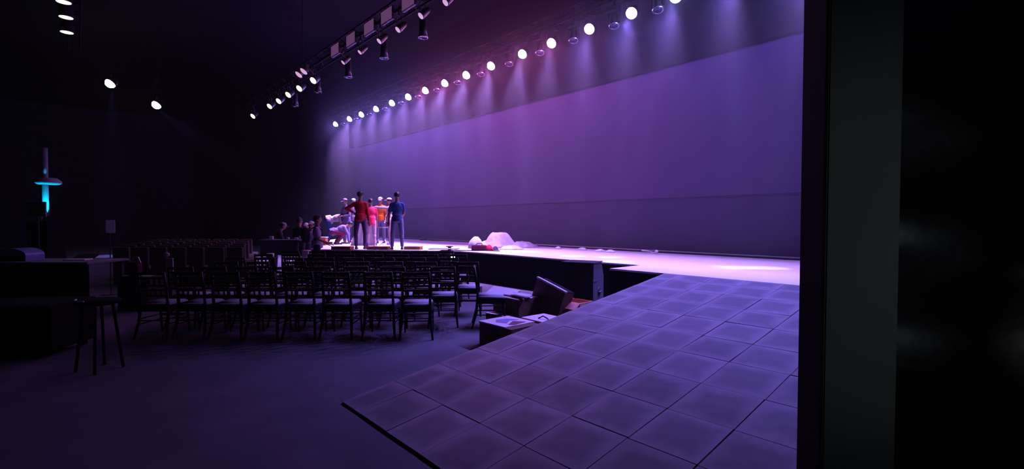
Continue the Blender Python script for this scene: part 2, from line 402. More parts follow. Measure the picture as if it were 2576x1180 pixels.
for i, (x, c) in enumerate(zip(xsA, colors)):
    loc = Vector((x, 9.5, 6.35))
    lab = f'glowing {"pink" if c == "pink" else "bluish white"} stage lamp, {ordn[i]} from the far end of the bright row'
    t = thing('stage_lamp', lab, 'stage lamp', loc, 0, 'bright lamps in a row over the stage')
    par_parts(t, (0.1, -0.80, -0.62), 0.135, c, 0.43, 0.9)
    bc = (0.52, 0.30, 1.0) if c == 'pink' else (0.26, 0.32, 1.0)
    tx = x + [0.5, -0.5, 0.1, -0.3, -0.6, 0.35, -0.5, -0.2, -0.7, 0.2][i % 10]
    spot('beam', loc + Vector((0, -0.07, -0.13)), (tx, 8.75 + 0.5 * math.sin(i * 2.1), SZ), BEAM, bc, 9.5, 0.9, 0.07, t)
    if -22 < x < -2: spot('flood', loc + Vector((0, -0.08, -0.15)), (x - 0.2, 9.1 + max(-1.6, min(0, (x + 9) * 0.3)), SZ), FLOOD * (1.0 + max(-0.45, min(0.9, (-9 - x) * 0.2))), (0.46, 0.25, 1.0), 52, 1.0, 0.10, t)
    gl = bpy.data.lights.new('glow', 'POINT'); gl.energy = GLOW * max(0.45, min(1.0, 1 - (x + 10) * 0.14)); gl.color = wash_color(x); gl.shadow_soft_size = 0.12
    go = bpy.data.objects.new('glow', gl); col.objects.link(go); go.location = loc + Vector((0, -0.16, -0.26)); go.parent = t; go.matrix_parent_inverse = Matrix.Translation(-t.location)
    if x > -7.8: spot('wash', loc + Vector((0, -0.1, -0.17)), (x*0.8 - 1.1, 6.2, 0.3), WASH, (0.25, 0.18, 1.0), 60, 1.0, 0.10, t)

def mover(x, Y, z, label, group, s=1.0, tilt=(0.2, -0.25, -1)):
    t = thing('moving_head_light', label, 'stage lamp', (x, Y, z), 0, group)
    MB().box((-0.13*s, -0.11*s, 0.20), (0.13*s, 0.11*s, 0.32), bevel=0.02).build('base', M['matte_black'], t)
    MB().box((-0.15*s, -0.04, -0.06), (-0.12*s, 0.04, 0.21), bevel=0.008).build('yoke_arm', M['matte_black'], t)
    MB().box((0.12*s, -0.04, -0.06), (0.15*s, 0.04, 0.21), bevel=0.008).build('yoke_arm', M['matte_black'], t)
    q = aim_quat(tilt)
    MB().lathe([(0.05*s, 0.15), (0.10*s, 0.11), (0.11*s, 0.0), (0.115*s, -0.14), (0.105*s, -0.15)], (0, 0, 0), 18, q).build('head', M['matte_black'], t, True)
    MB().lathe([(0.118*s, -0.135), (0.122*s, -0.15), (0.122*s, -0.165), (0.10*s, -0.165), (0.10*s, -0.15)], (0, 0, 0), 18, q).build('rim', M['glass_edge'], t, True)
    MB().lathe([(0.10*s, -0.15), (0.07*s, -0.165), (0.01, -0.17)], (0, 0, 0), 18, q).build('lens', LM['off'], t, True)
    MB().tube((0, 0, 0.32), (0, 0, 0.44), 0.02).build('clamp', M['matte_black'], t)
    return t
for i in range(len(xsA) - 1):
    x = (xsA[i] + xsA[i+1]) / 2 + 0.1
    mover(x, 9.5, 6.32, f'unlit black moving head between the {ordn[i]} and {ordn[i+1]} bright stage lamps', 'unlit moving heads in the bright row')

# second truss: mauve lamps and panels near, warm lamps far
B1 = [(1124,3),(1062,37),(1004,72),(957,101),(908,129),(866,155)]
for k, (px, py) in enumerate(B1):
    p = at_y(px, py, 6.0)
    t = thing('stage_lamp', f'stage lamp with dim mauve lens, {ordn[k]} of its truss counted from the top edge', 'stage lamp', p, 0, 'mauve lamps on the audience truss')
    par_parts(t, (-0.1, -0.75, -0.75), 0.085 if k < 4 else 0.075, 'mauve', 0.45, 0.15)
    t2 = thing('truss_panel', f'flat mauve panel with added glow beside the {ordn[k]} mauve lamp', 'light panel', (p.x - 0.50, 6.0 - 0.05, 6.80), 0, 'mauve panels on the audience truss')
    MB().box((-0.30, -0.03, -0.17), (0.30, 0.03, 0.17), bevel=0.01).build('casing', M['metal_black'], t2)
    MB().box((-0.28, -0.036, -0.15), (0.28, -0.028, 0.15)).build('glow_face', LM['panel'], t2)  # faint glow put in for the pink light falling on the panel
B2 = [(790,201),(755,221),(727,237),(703,253),(680,266),(638,291)]
for k, (px, py) in enumerate(B2):
    p = at_y(px, py, 6.0)
    t = thing('stage_lamp', f'small warm yellow stage lamp, {ordn[k]} from the right in the warm row', 'stage lamp', p, 0, 'warm lamps on the audience truss')
    par_parts(t, (0.25, -0.70, -0.66), 0.125, 'warm', 0.5, 0.15)
    if k in (0, 3): spot('warm_beam', p + Vector((0, 0, -0.1)), (p.x - 1, 3.5, 0), 120, (1, 0.75, 0.5), 40, 0.9, 0.06, t)
for k, (px, py) in enumerate([(1064,70),(966,125),(876,175),(800,215),(743,252)]):
    p = at_y(px, py, 6.3)
    t = thing('spotlight', f'dark unlit tube spotlight hanging straight down, {ordn[k]} from the top edge', 'stage lamp', p, 0, 'unlit tube spotlights on the audience truss')
    MB().lathe([(0.05, 0.30), (0.09, 0.26), (0.09, -0.05), (0.11, -0.22)], (0, 0, 0), 18).build('barrel', M['metal_black'], t, True)
    MB().lathe([(0.112, -0.21), (0.12, -0.22), (0.12, -0.24), (0.10, -0.24), (0.10, -0.22)], (0, 0, 0), 18).build('rim', M['glass_edge'], t, True)
    MB().path([(-0.12, 0, 0), (-0.12, 0, 0.35), (0, -0.3, 0.5), (0.12, 0, 0.35), (0.12, 0, 0)], 0.012, 6).build('yoke', M['metal_black'], t)
p = at_y(762, 181, 5.7)
t = thing('double_lamp', 'small pair of dim lenses above the first warm lamp', 'stage lamp', p)
MB().tube((0, 0, 0.1), (0, 0, 9.6 - p.z), 0.015).build('hanger', M['metal_black'], t)
MB().box((-0.42, -0.06, -0.06), (0.42, 0.06, 0.16), bevel=0.02).build('casing', M['metal_black'], t)
for s in (-0.24, 0.24):
    MB().lathe([(0.13, -0.06), (0.11, -0.08), (0.02, -0.09)], (s, -0.02, 0), 16, aim_quat((0, -0.7, -0.9))).build('lens', LM['mauve'], t, True)
for k, (px, py) in enumerate([(160,0),(166,39),(168,77)]):
    p = at(px, py, 7.0)
    t = thing('downlight', ['white oval downlight cut by the top edge at the left', 'white oval downlight, middle one of the three at top left', 'white oval downlight, lowest of the three at top left'][k], 'stage lamp', p, 0, 'three downlights high at the left')
    par_parts(t, (0, 0.0, -1), 0.16, 'down', 0.45, 0.1)
for k, (px, py, tg) in enumerate([(280, 208, (0, 0, -1)), (396, 262, (0.62, 0.72, -0.72))]):
    p = at_d(px, py, 22.0 + 2*k)
    t = thing('stage_lamp', ['bright white spotlight with straight beam alone at the far left', 'smaller white spotlight throwing a slanted bluish beam at far left'][k], 'stage lamp', p, 0)
    par_parts(t, (0.3, -0.6, -0.75), 0.22, 'redblue', 9.6 - p.z, 0.9)
    tgt = p + Vector(tg) * 6
    MB().ball((-0.24, 0.02, 0.10), 0.085, (1, 0.5, 1)).build('red_glow_ball', LM['red'], t, True)  # added glowing ball, stands in for the red halo beside the lamp
    spot('beam', p + Vector((0, 0, -0.25)), tgt, 3200, (0.32, 0.25, 1.0), 22, 0.8, 0.08, t)
    spot('red_spill', p + Vector((-0.15, 0, 0.22)), p + Vector((-1, 0, 0.3)), 25, (1.0, 0.05, 0.10), 120, 1.0, 0.05, t)

# ------------------------------------------------------------------ chairs
def make_chair(label):
    t = thing('banquet_chair', label, 'chair')
    W = 0.185; SH = 0.445
    def rear(s):
        return MB().path([(s*(W+0.035), -0.28, 0), (s*(W+.012), -0.215, 0.22), (s*W, -0.19, 0.45), (s*(W-0.005), -0.215, 0.70), (s*(W-0.012), -0.245, 0.915)], [0.014, 0.020, 0.022, 0.020, 0.016], 8)
    for s in (-1, 1): rear(s).build('leg', M['chair_black'], t, True)
    for s in (-1, 1): MB().path([(s*(W+0.012), 0.225, 0), (s*(W+0.01), 0.20, 0.25), (s*(W+0.01), 0.19, SH-0.02)], [0.012, 0.017, 0.019], 8).build('leg', M['chair_black'], t, True)
    MB().prism([(-W-0.015, -0.205), (W+0.015, -0.205), (W+0.03, 0.21), (-W-0.03, 0.21)], SH-0.075, SH).build('seat', M['chair_black'], t)
    c = MB().prism([(-W+0.005, -0.185), (W-0.005, -0.185), (W+0.015, 0.20), (-W-0.015, 0.20)], SH, SH+0.04)
    es = [e for e in c.bm.edges if min(v.co.z for v in e.verts) > SH+0.02]
    bmesh.ops.bevel(c.bm, geom=es, offset=0.014, segments=2, affect='EDGES')
    tag(c.build('cushion', M['cushion'], t, True), 'pale seat cushion')
    def rail(z, y, h): return MB().box((-W+0.01, y-0.010, z-h/2), (W-0.01, y+0.010, z+h/2), bevel=0.004)
    for z, y, h in ((0.893, -0.243, 0.042), (0.830, -0.236, 0.030), (0.725, -0.221, 0.030), (0.665, -0.212, 0.030), (0.585, -0.203, 0.028)):
        rail(z, y, h).build('back_rail', M['chair_black'], t)
    sp1 = MB().tube((0, -0.236, 0.835), (0, -0.220, 0.72), 0.013, n=6).mesh('spindle', M['chair_black'])
    sp2 = MB().tube((0, -0.212, 0.665), (0, -0.205, 0.60), 0.013, n=6).mesh('spindle', M['chair_black'])
    for k in range(4):
        xx = -0.108 + 0.072*k
        link('spindle', sp1, t, (xx, 0, 0)); link('spindle', sp2, t, (xx, 0, 0))
    for z in (0.20, 0.27):
        MB().tube((-W-0.008, 0.20, z), (W+0.008, 0.20, z), 0.009, n=6).build('stretcher', M['chair_black'], t)
        for s in (-1, 1): MB().tube((s*(W+0.006), -0.21, z), (s*(W+0.01), 0.20, z), 0.009, n=6).build('stretcher', M['chair_black'], t)
    MB().tube((-W, -0.215, 0.25), (W, -0.215, 0.25), 0.009, n=6).build('stretcher', M['chair_black'], t)
    return t
chair0 = make_chair('x'); index_kids(chair0); first_chair = [True]
def place_chair(pos, yaw, label, group):
    if first_chair[0]: o = chair0; first_chair[0] = False
    else: o = copy_tree(chair0)
    o.location = (pos.x, pos.y, 0); o.rotation_euler = (0, 0, yaw); o['label'] = label; o['group'] = group
    return o
rows = [  # distance, pixel x of each chair
    (6.52, [1041, 950, 843, 750, 657, 566, 474, 380]),
    (7.25, [1112, 992, 893, 803, 712, 625, 538, 455]),
    (8.15, [1176, 1070, 985, 900, 815, 733, 650, 570]),
    (9.05, [1128, 1045, 968, 890, 815, 740, 665, 590]),
    (10.0, [1150, 1080, 1010, 940, 870, 800, 730, 660]),
    (11.0, [1120, 1055, 990, 926, 862, 798, 735]),
]
rowname = ['nearest', 'second', 'third', 'fourth', 'fifth', 'farthest']
for r, (D, pxs) in enumerate(rows):
    for k, px in enumerate(pxs):
        lat = (px - 1288) / FPX * D
        dd = D + 0.23 + random.uniform(-0.03, 0.03)
        pos = FH * dd + RT * lat
        pos.x += random.uniform(-0.015, 0.015)
        place_chair(pos, AZ + random.gauss(0, 0.06) + (0.1 if r == 1 and k == 0 else 0), f'black spindle-back chair, {ordn[k]} from the boxes end in the {rowname[r]} row', f'chairs of the {rowname[r]} row')
pos = FH * 7.38 + RT * (-0.33)
place_chair(pos, AZ - R(86), 'black chair standing side-on by the cartons at the end of the rows', 'chairs by the cartons')

# covered chairs far at the left, dim
def make_covered():
    t = thing('covered_chair', 'beige covered banquet chair in the dim far block', 'chair', (0, 0, 0), 0, 'beige covered chairs in the dim far block')
    MB().box((-0.21, -0.22, 0.0), (0.21, 0.22, 0.46), bevel=0.03).build('seat', M['beige_cover'], t)
    MB().box((-0.20, -0.24, 0.40), (0.20, -0.17, 0.95), bevel=0.03).build('backrest', M['beige_cover'], t)
    return t
cov = make_covered(); index_kids(cov); fc = True
for r in range(6):
    D = 12.3 + 1.1 * r
    for k in range(7):
        px = 602 - k * (47 - r * 2.4) + r*5
        o = cov if fc else copy_tree(cov); fc = False
        pos = FH * D + RT * ((px - 1288) / FPX * D)
        if r < 3 and px > 640 + r*0: pos = pos - RT*0.0
        o.location = (pos.x, pos.y, 0); o.rotation_euler = (0, 0, AZ + random.gauss(0, 0.05))

# ------------------------------------------------------------------ cartons beside the ramp, speaker, white case
def yawed(rz): return Matrix.Rotation(rz, 4, 'Z')
def open_carton(name, label, loc, rz, w, d, h, m, flaps=True, tilt=None, fill=None, filllabel=None):
    t = thing(name, label, 'box', loc, rz)
    if tilt: t.rotation_euler = tilt
    th = 0.012
    b = MB()
    b.box((0, 0, 0), (w, d, th)); 
    b.box((0, 0, 0), (th, d, h)); b.box((w-th, 0, 0), (w, d, h)); b.box((th, 0, 0), (w-th, th, h)); b.box((th, d-th, 0), (w-th, d, h))
    b.build('carton_body', m, t)
    if flaps:
        for (lo, hi, piv, ax, ang) in (((0, 0, 0), (w, d*0.45, 0.006), (0, 0, h), 'X', R(flaps[0])), ((0, -d*0.45, 0), (w, 0, 0.006), (0, d, h), 'X', R(flaps[1]))):
            mt = Matrix.Translation(piv) @ Matrix.Rotation(ang, 4, ax)
            MB().box(lo, hi, mt).build('flap', m, t)
    if fill:
        MB().box((th*2, th*2, h*0.72), (w-th*2, d-th*2, h+0.006), bevel=0.01).build('contents', fill, t)
    return t
# box nearest the ramp, closed with pale lid
t = thing('storage_box', 'dark low box with pale lid and a blue film patch, nearest the ramp edge', 'box', (-4.97, 3.88, 0))
MB().box((0, 0, 0), (0.62, 0.50, 0.285), bevel=0.006).build('box_body', M['carton'], t)
MB().box((-0.006, -0.006, 0.285), (0.52, 0.50, 0.30)).build('lid', M['carton_pale'], t)
mb = MB(); mb.prism([(0.10, 0.20), (0.22, 0.10), (0.36, 0.16), (0.26, 0.30), (0.30, 0.42), (0.16, 0.36)], 0.3005, 0.304); mb.build('film_patch', M['blue_patch'], t)
mb = MB(); mb.prism([(0.32, 0.30), (0.44, 0.12), (0.50, 0.16), (0.46, 0.40)], 0.3005, 0.305); mb.build('paper_scrap', M['carton'], t)
t = thing('small_box', 'small box with pale top peeping out behind the dark low box', 'box', tuple(at(1222, 807, 0)), 0.1)
MB().box((0, 0, 0), (0.42, 0.34, 0.12), bevel=0.005).build('box_body', M['carton'], t)
MB().box((-0.004, -0.004, 0.12), (0.424, 0.344, 0.132)).build('lid', M['carton_pale'], t)
t = open_carton('open_carton', 'dark reddish brown carton with open flaps and glossy scraps on top', tuple(at(1241, 797, 0.02) - Vector((0, 0, 0.02))), 0.0, 0.62, 0.55, 0.37, M['carton'], flaps=False, fill=M['plastic_film'])
MB().box((0.05, 0.06, 0.372), (0.66, 0.14, 0.39), Matrix.Rotation(R(8), 4, 'Z')).build('flat_stick', M['metal_black'], t)
MB().box((0.32, 0.12, 0.40), (0.72, 0.2, 0.415), Matrix.Rotation(R(-6), 4, 'Z')).build('flat_stick', M['metal_black'], t)
t = thing('shallow_box', 'low box with flat pale lid and dark strap, just below the tipped carton', 'box', (-4.80, 4.50, 0), -0.04)
MB().box((0, 0, 0), (0.50, 0.40, 0.27), bevel=0.005).build('box_body', M['carton'], t)
MB().box((-0.02, -0.012, 0.272), (0.51, 0.41, 0.288), Matrix.Translation((0, 0, 0.0))).build('lid', M['carton_pale'], t)
MB().path([(0.20, 0.10, 0.290), (0.25, 0.14, 0.325), (0.32, 0.16, 0.300), (0.36, 0.14, 0.290)], 0.009, 6).build('strap', M['metal_black'], t)
pE = at(1348, 799, 0)
t = open_carton('tilted_carton', 'large brown carton tipped up with a painted highlight edge', (pE.x, pE.y, 0.02), 0, 0.62, 0.24, 0.50, M['carton'], flaps=False, tilt=(R(-6), R(17), R(2)))
t.location = tuple(Vector((pE.x, pE.y, 0.19)) - RT*0.12)
MB().box((-0.01, -0.012, 0.495), (0.63, 0.045, 0.525), bevel=0.008).build('highlight_edge', M['carton_pale'], t)  # pale strip painted as the highlight along the carton's upper edge
MB().box((0.0, 0.02, 0.492), (0.62, 0.24, 0.502)).build('lid', M['stage_black'], t)
pF = at(1400, 802, 0)
t = open_carton('light_carton', 'orange-brown torn carton with curled flap, against the ramp side', (pF.x + 0.02, pF.y, 0), 0.05, 0.46, 0.34, 0.31, M['carton_light'], flaps=(215, 60))
MB().ball((0.04, 0.0, 0.20), 0.05, (1.4, 0.8, 0.8)).build('crumpled_paper', M['carton_pale'], t, True)

t = thing('white_case', 'long white sloping-topped case on the floor between the end chair and the stage', 'box', tuple(at(1201, 758, 0)), 0.0)
mb = MB(); v = [mb.bm.verts.new(p_) for p_ in ((0,0,0),(0.80,0,0),(0.80,0.42,0),(0,0.42,0),(0,0,0.03),(0.80,0,0.03),(0.80,0.42,0.27),(0,0.42,0.27))]
for f in ((0,3,2,1),(4,5,6,7),(0,1,5,4),(1,2,6,5),(2,3,7,6),(3,0,4,7)): mb.bm.faces.new([v[i] for i in f])
mb.build('case_body', M['white_board'], t)
MB().box((0.02, 0.02, 0.0), (0.50, 0.09, 0.004), Matrix.Translation((0, 0, 0.033)) @ Matrix.Rotation(math.atan(0.24/0.42), 4, 'X')).build('label_strip', M['lavender'], t)

spk = thing('loudspeaker', 'tall dark loudspeaker with side handle standing before the stage steps', 'speaker', (-5.44, 6.81, 0), R(20.1))
MB().box((-0.56, 0.012, 0.0), (0, 0.62, 0.56), bevel=0.008).build('lower_cabinet', M['speaker_side'], spk)
mb = MB()
v = [mb.bm.verts.new(p) for p in ((-0.56,.03,.565),(0,.03,.565),(0,.62,.565),(-0.56,.62,.565),(-0.56,.03,.835),(0,.03,.835),(0,.48,.835),(-0.56,.48,.835))]
for f in ((0,3,2,1),(4,5,6,7),(0,1,5,4),(1,2,6,5),(2,3,7,6),(3,0,4,7)): mb.bm.faces.new([v[i] for i in f])
mb.build('upper_cabinet', M['speaker_side'], spk)
MB().box((-0.56, -0.012, 0.01), (0.0, 0.012, 0.83), bevel=0.006).build('grille', M['grille'], spk)
q = Vector((-1, 0, 0)).to_track_quat('-Z', 'Y')
MB().lathe([(0.085, 0.0), (0.085, 0.006), (0.075, 0.009), (0.07, 0.003)], (0.001, 0.34, 0.30), 20, q).build('handle_ring', M['speaker_side'], spk, True)
MB().lathe([(0.068, 0.010), (0.02, 0.011)], (0.001, 0.34, 0.30), 20, q).build('handle_recess', M['grille'], spk, True)
MB().tube((0.016, 0.27, 0.30), (0.016, 0.41, 0.30), 0.012).build('handle_bar', M['speaker_side'], spk)
MB().box((0.0, 0.05, 0.50), (0.006, 0.22, 0.515)).build('rigging_bar', M['metal'], spk)
MB().box((-0.60, -0.02, 0.84), (0.02, 0.5, 0.855), bevel=0.003).build('top_plate', M['metal_black'], spk)

# ------------------------------------------------------------------ things lying on the stage
def mound(name, label, cat, px, py, w, d, h, m, seed, pieces=1, shape=1.0, z=SZ, rz=0.0, group=None, flat=0.0):
    rnd = random.Random(seed); p = at(px, py, z)
    mb = MB(); n = 26; g = {}
    ph = [rnd.uniform(0, 6.28) for _ in range(8)]
    for j in range(n + 1):
        for i in range(n + 1):
            u = -1 + 2*i/n; v = -1 + 2*j/n
            rr = math.sqrt(u*u + v*v); a = math.atan2(v, u)
            k = max(abs(u), abs(v)) / max(rr, 1e-6) if rr > 1e-6 else 1
            U, V = u*k, v*k; rr = min(1.0, math.sqrt(U*U + V*V))
            edge = 1 + 0.14*math.sin(3*a + ph[0]) + 0.08*math.sin(5*a + ph[1])
            t_ = rr
            prof = (1 - t_**2)**(1.6/shape) if flat == 0 else (lambda q: q*q*(3-2*q)*0.5 + q*0.5)(min(1.0, (1 - t_) / (1 - flat)))
            wr = (0.035 if flat or shape > 2.5 else 0.10)*h*(math.sin(9*a + ph[2] + 5*t_) * t_ + math.sin(7*U + ph[3])*math.cos(8*V + ph[4])) * (1 - t_**4)
            zz = max(0.004, h*prof + wr) if t_ < 0.999 else 0.002
            g[i, j] = mb.bm.verts.new((U*w/2*edge, V*d/2*edge, zz))
    for j in range(n):
        for i in range(n):
            mb.bm.faces.new((g[i,j], g[i+1,j], g[i+1,j+1], g[i,j+1]))
    # closed underneath
    rim = [g[i,0] for i in range(n+1)] + [g[n,j] for j in range(1,n+1)] + [g[i,n] for i in range(n-1,-1,-1)] + [g[0,j] for j in range(n-1,0,-1)]
    mb.bm.faces.new(rim[::-1])
    o = mb.build(name, m, None, True, (p.x, p.y, z), (0, 0, rz))
    return tag(o, label, cat, group)
mound('cloth_heap', 'tall white heap of cloth on the stage, flat-topped', 'cloth', 1254, 622, 1.15, 0.9, 0.46, M['white'], 3, shape=1.3, flat=0.42, rz=AZ)
mound('white_bundle', 'round white bundle lying on the maroon bag', 'cloth', 1198, 625, 0.42, 0.40, 0.36, M['white'], 5, shape=3.2, rz=AZ)
mound('white_sheet', 'low white sheet spread between the round bundle and the tall heap', 'cloth', 1225, 622, 0.8, 0.7, 0.20, M['white'], 6, shape=1.8, rz=AZ)
mound('plastic_sheet', 'crumpled pale plastic sheet at the near end of the heap', 'sheet', 1312, 622, 1.0, 0.7, 0.19, M['plastic_film'], 8, shape=1.6, rz=AZ)
mound('plastic_sheet', 'thin pale plastic sheet flattened in front of the tall white heap', 'sheet', 1284, 627, 0.7, 0.4, 0.12, M['plastic_film'], 9, shape=1.6, rz=AZ)
p = at(1206, 631, SZ)
bag = thing('bag', 'soft maroon bag lying at the stage edge by the white bundle', 'bag', (p.x, p.y, SZ), AZ)
MB().box((-0.22, -0.10, 0.0), (0.20, 0.10, 0.16), bevel=0.04).build('bag_body', M['maroon'], bag, True)
MB().path([(-0.1, -0.02, 0.15), (-0.06, -0.02, 0.21), (0.06, -0.02, 0.21), (0.1, -0.02, 0.15)], 0.012, 6).build('strap', M['maroon'], bag)
mound('red_cloth', 'folded bright red cloth beside the maroon bag', 'cloth', 1230, 630, 0.24, 0.24, 0.16, M['pinkred'], 12, shape=3.0, rz=AZ)
mound('purple_cloth', 'small dark purple garment in front of the white heap', 'cloth', 1246, 629, 0.17, 0.2, 0.11, M['purple_dark'], 13, shape=2.5, rz=AZ)
for k, (px, py, w) in enumerate([(1465, 629, .30), (1509, 633, .30), (1536, 635, .28), (1405, 626, .2)]):
    mound('paper_scrap', ['white crumpled paper on the stage, by the back rail, second in its line', 'third white crumpled paper along the back rail', 'fourth white crumpled paper along the back rail, low and flat', 'smallest white crumpled paper along the back rail'][k], 'paper', px, py, w, w*0.8, 0.07, M['white'], 20 + k, shape=2.0, rz=AZ, group='crumpled papers along the back rail')
for k, (px, py) in enumerate([(1629, 639), (1652, 640)]):
    p = at(px, py, SZ)
    mb = MB(); pts = [(0.14*math.cos(a), 0.05*math.sin(2*a), 0.03 + 0.06*abs(math.sin(a/2 + k))) for a in [i*0.35 for i in range(15)]]
    tag(mb.path(pts, 0.018, 8).build('cable_loop', M['white'], None, True, (p.x, p.y, SZ), (0, 0, AZ + k)), ['pale cable loop on the stage farther from the dark post', 'pale cable loop on the stage nearer the dark post'][k], 'cable', 'pale cable loops on the stage')
p = at(1066, 607, SZ)
t = thing('cable_coil', 'small dark coil of cable beside the back rail behind the group', 'cable', (p.x, p.y, SZ), AZ)
MB().path([(0.16*math.cos(a), 0.16*math.sin(a), 0.03 + a*0.006) for a in [i*0.5 for i in range(26)]], 0.016, 6).build('coil', M['metal_black'], t, True)
MB().path([(0.16, 0, 0.05), (0.3, 0.1, 0.02), (0.6, -0.05, 0.02), (1.0, 0.0, 0.02)], 0.014, 6).build('tail', M['metal_black'], t, True)
for k, (px, w) in enumerate([(855, 0.60), (947, 0.66), (1035, 0.50)]):
    p = at(px, 628.5, SZ)
    t = thing('wooden_block', ['long low orange-brown block at the stage edge, by the crouching person', 'long low orange-brown block at the stage edge, beside the red shirted man', 'long low orange-brown block at the stage edge, beside the blue shirted man'][k], 'block', (p.x, p.y, SZ), R(38), 'orange-brown blocks along the stage edge')
    MB().box((-w/2, 0.03, 0.0), (w/2, 0.27, 0.095), bevel=0.015).build('block_body', M['wood_orange'], t)
    MB().box((-w/2 + 0.02, 0.022, 0.015), (w/2 - 0.02, 0.031, 0.08)).build('front_face', M['carton'], t)
p = at(815, 617, SZ)
t = thing('box_drum', 'orange wooden box drum with white top edge at the far end of the stage', 'drum', (p.x, p.y, SZ), AZ)
MB().box((-0.10, -0.12, 0), (0.10, 0.12, 0.26), bevel=0.008).build('drum_body', M['wood_orange'], t)
MB().box((-0.11, -0.13, 0.26), (0.11, 0.13, 0.285), bevel=0.004).build('top_edge', M['white_board'], t)
# white draped panel behind the standing men
p = at(918, 618, SZ)
t = thing('draped_panel', 'tall white cloth panel standing between the red shirted men, slanting at one side', 'cloth', (p.x, p.y, SZ), AZ)
mb = MB(); n = 20; rowsv = []
for j in range(9):
    f = j / 8; z = 1.02 * f
    xl = -0.50 + 0.34 * f; xr = 0.36
    rowsv.append([(xl + (xr - xl) * i / n, 0.02 * math.sin(i * 1.3 + f) + 0.10 * f, z) for i in range(n + 1)])
fr = [[mb.bm.verts.new(p_) for p_ in r] for r in rowsv]; bk = [[mb.bm.verts.new((p_[0], p_[1] + 0.02, p_[2])) for p_ in r] for r in rowsv]
for A, s in ((fr, 1), (bk, -1)):
    for j in range(8):
        for i in range(n): mb.bm.faces.new((A[j][i], A[j][i+1], A[j+1][i+1], A[j+1][i])[::s])
for j in range(8):
    mb.bm.faces.new((fr[j][0], fr[j+1][0], bk[j+1][0], bk[j][0])); mb.bm.faces.new((fr[j][n], bk[j][n], bk[j+1][n], fr[j+1][n]))
for i in range(n):
    mb.bm.faces.new((fr[0][i], bk[0][i], bk[0][i+1], fr[0][i+1])); mb.bm.faces.new((fr[8][i], fr[8][i+1], bk[8][i+1], bk[8][i]))
mb.build('cloth', M['white_thin'], t, True)
MB().tube((0.35, 0.13, 0), (0.35, 0.13, 1.04), 0.012).build('pole', M['metal'], t)
for k, (px, py) in enumerate([(951, 619), (969, 619)]):
    p = at(px, py, SZ)
    t = thing('music_stand', ['thin chrome stand in front of the orange shirted person, farther from blue shirt', 'thin chrome stand in front of the orange shirted person, nearer to blue shirt'][k], 'stand', (p.x, p.y, SZ), AZ + k)
    MB().tube((0, 0, 0.15), (0, 0, 0.62), 0.012).build('pole', M['rail'], t)
    for a in range(3):
        c, s = math.cos(a*2.094), math.sin(a*2.094)
        MB().tube((0, 0, 0.22), (0.2*c, 0.2*s, 0.01), 0.01).build('leg', M['rail'], t)
    MB().box((-0.12, -0.01, 0.60), (0.12, 0.01, 0.64)).build('ledge', M['rail'], t)
p = at(912, 627, SZ)
t = thing('purple_box', 'small purple box on the stage between the feet of the red shirted man', 'box', (p.x, p.y + 0.1, SZ), AZ)
MB().box((-0.06, 0.0, 0), (0.06, 0.12, 0.19), bevel=0.01).build('box_body', M['purple_dark'], t)

# rack with lamp before the stage, behind the chairs
p = at_d(1122, 668, 12.3)
t = thing('equipment_rack', 'dark equipment stand with small bright work lamp in front of the stage', 'rack', (p.x, p.y, 0), AZ)
MB().box((-0.14, -0.15, 0.30), (0.14, 0.15, 0.86), bevel=0.01).build('rack_case', M['speaker_side'], t)
MB().box((-0.07, -0.152, 0.72), (0.0, -0.150, 0.80)).build('display', M['metal_black'], t)
for sx in (-0.12, 0.12):
    for sy in (-0.12, 0.12): MB().tube((sx, sy, 0), (sx, sy, 0.30), 0.015).build('leg', M['metal_black'], t)
MB().box((-0.42, -0.2, 0.89), (0.32, 0.2, 0.905), bevel=0.003).build('shelf', M['white_board'], t)
MB().path([(0.14, 0, 0.80), (0.2, -0.05, 0.84), (0.21, -0.1, 0.78)], 0.008, 6).build('lamp_arm', M['metal'], t)
MB().box((0.145, -0.14, 0.665), (0.235, -0.06, 0.715), bevel=0.01).build('lamp_head', mat('work_lamp', (.8,.8,.8), .4, emit=(0.95, 0.9, 1.0), estr=3.0), t)
p = at(1131, 631, SZ)
t = thing('cable_reel', 'small black cable reel with trailing cable on the stage edge', 'cable', (p.x, p.y, SZ), 0.4)
MB().lathe([(0.10, 0), (0.10, 0.02), (0.05, 0.02), (0.05, 0.11), (0.10, 0.11), (0.10, 0.13)], (0, 0, 0), 18).build('reel', M['metal_black'], t, True)
MB().path([(0.08, 0, 0.02), (0.4, 0.06, 0.015), (0.9, 0.3, 0.015), (1.4, 0.35, 0.015)], 0.013, 6).build('tail', M['metal_black'], t)

# console desk and low steps left of the stage
p = at_d(712, 640, 13.4)
t = thing('console_desk', 'dark desk with grey front panel behind the chairs, left of the stage end', 'desk', (p.x, p.y, 0), AZ)
MB().box((-0.62, -0.02, 0.66), (0.42, 0.02, 1.05), bevel=0.008).build('front_panel', M['greyblue'], t)
MB().box((-0.66, -0.03, 1.05), (0.46, 0.55, 1.08), bevel=0.006).build('desktop', M['speaker_side'], t)
for sx in (-0.6, 0.4):
    for sy in (0.03, 0.5): MB().box((sx-0.02, sy-0.02, 0), (sx+0.02, sy+0.02, 1.05)).build('leg', M['metal_black'], t)
for k, (px, py, D, w) in enumerate([(745, 592, 13.8, .10), (758, 597, 13.9, .12), (725, 594, 13.9, .06), (683, 598, 13.7, .10)]):
    q_ = at_d(px, py, D)
    tag(MB().box((-w/2, -0.03, 0), (w/2, 0.03, 0.05 + 0.04*(k % 2)), bevel=0.01).build('paper_stack', M['white'], None, False, (q_.x, q_.y, 1.08), (0, 0, AZ)), ['white papers on the console desk by the black shirted man', 'white papers at the stage-side end of the console desk', 'white papers in the middle of the console desk', 'white papers at the far end of the console desk'][k], 'paper', 'papers on the console desk')
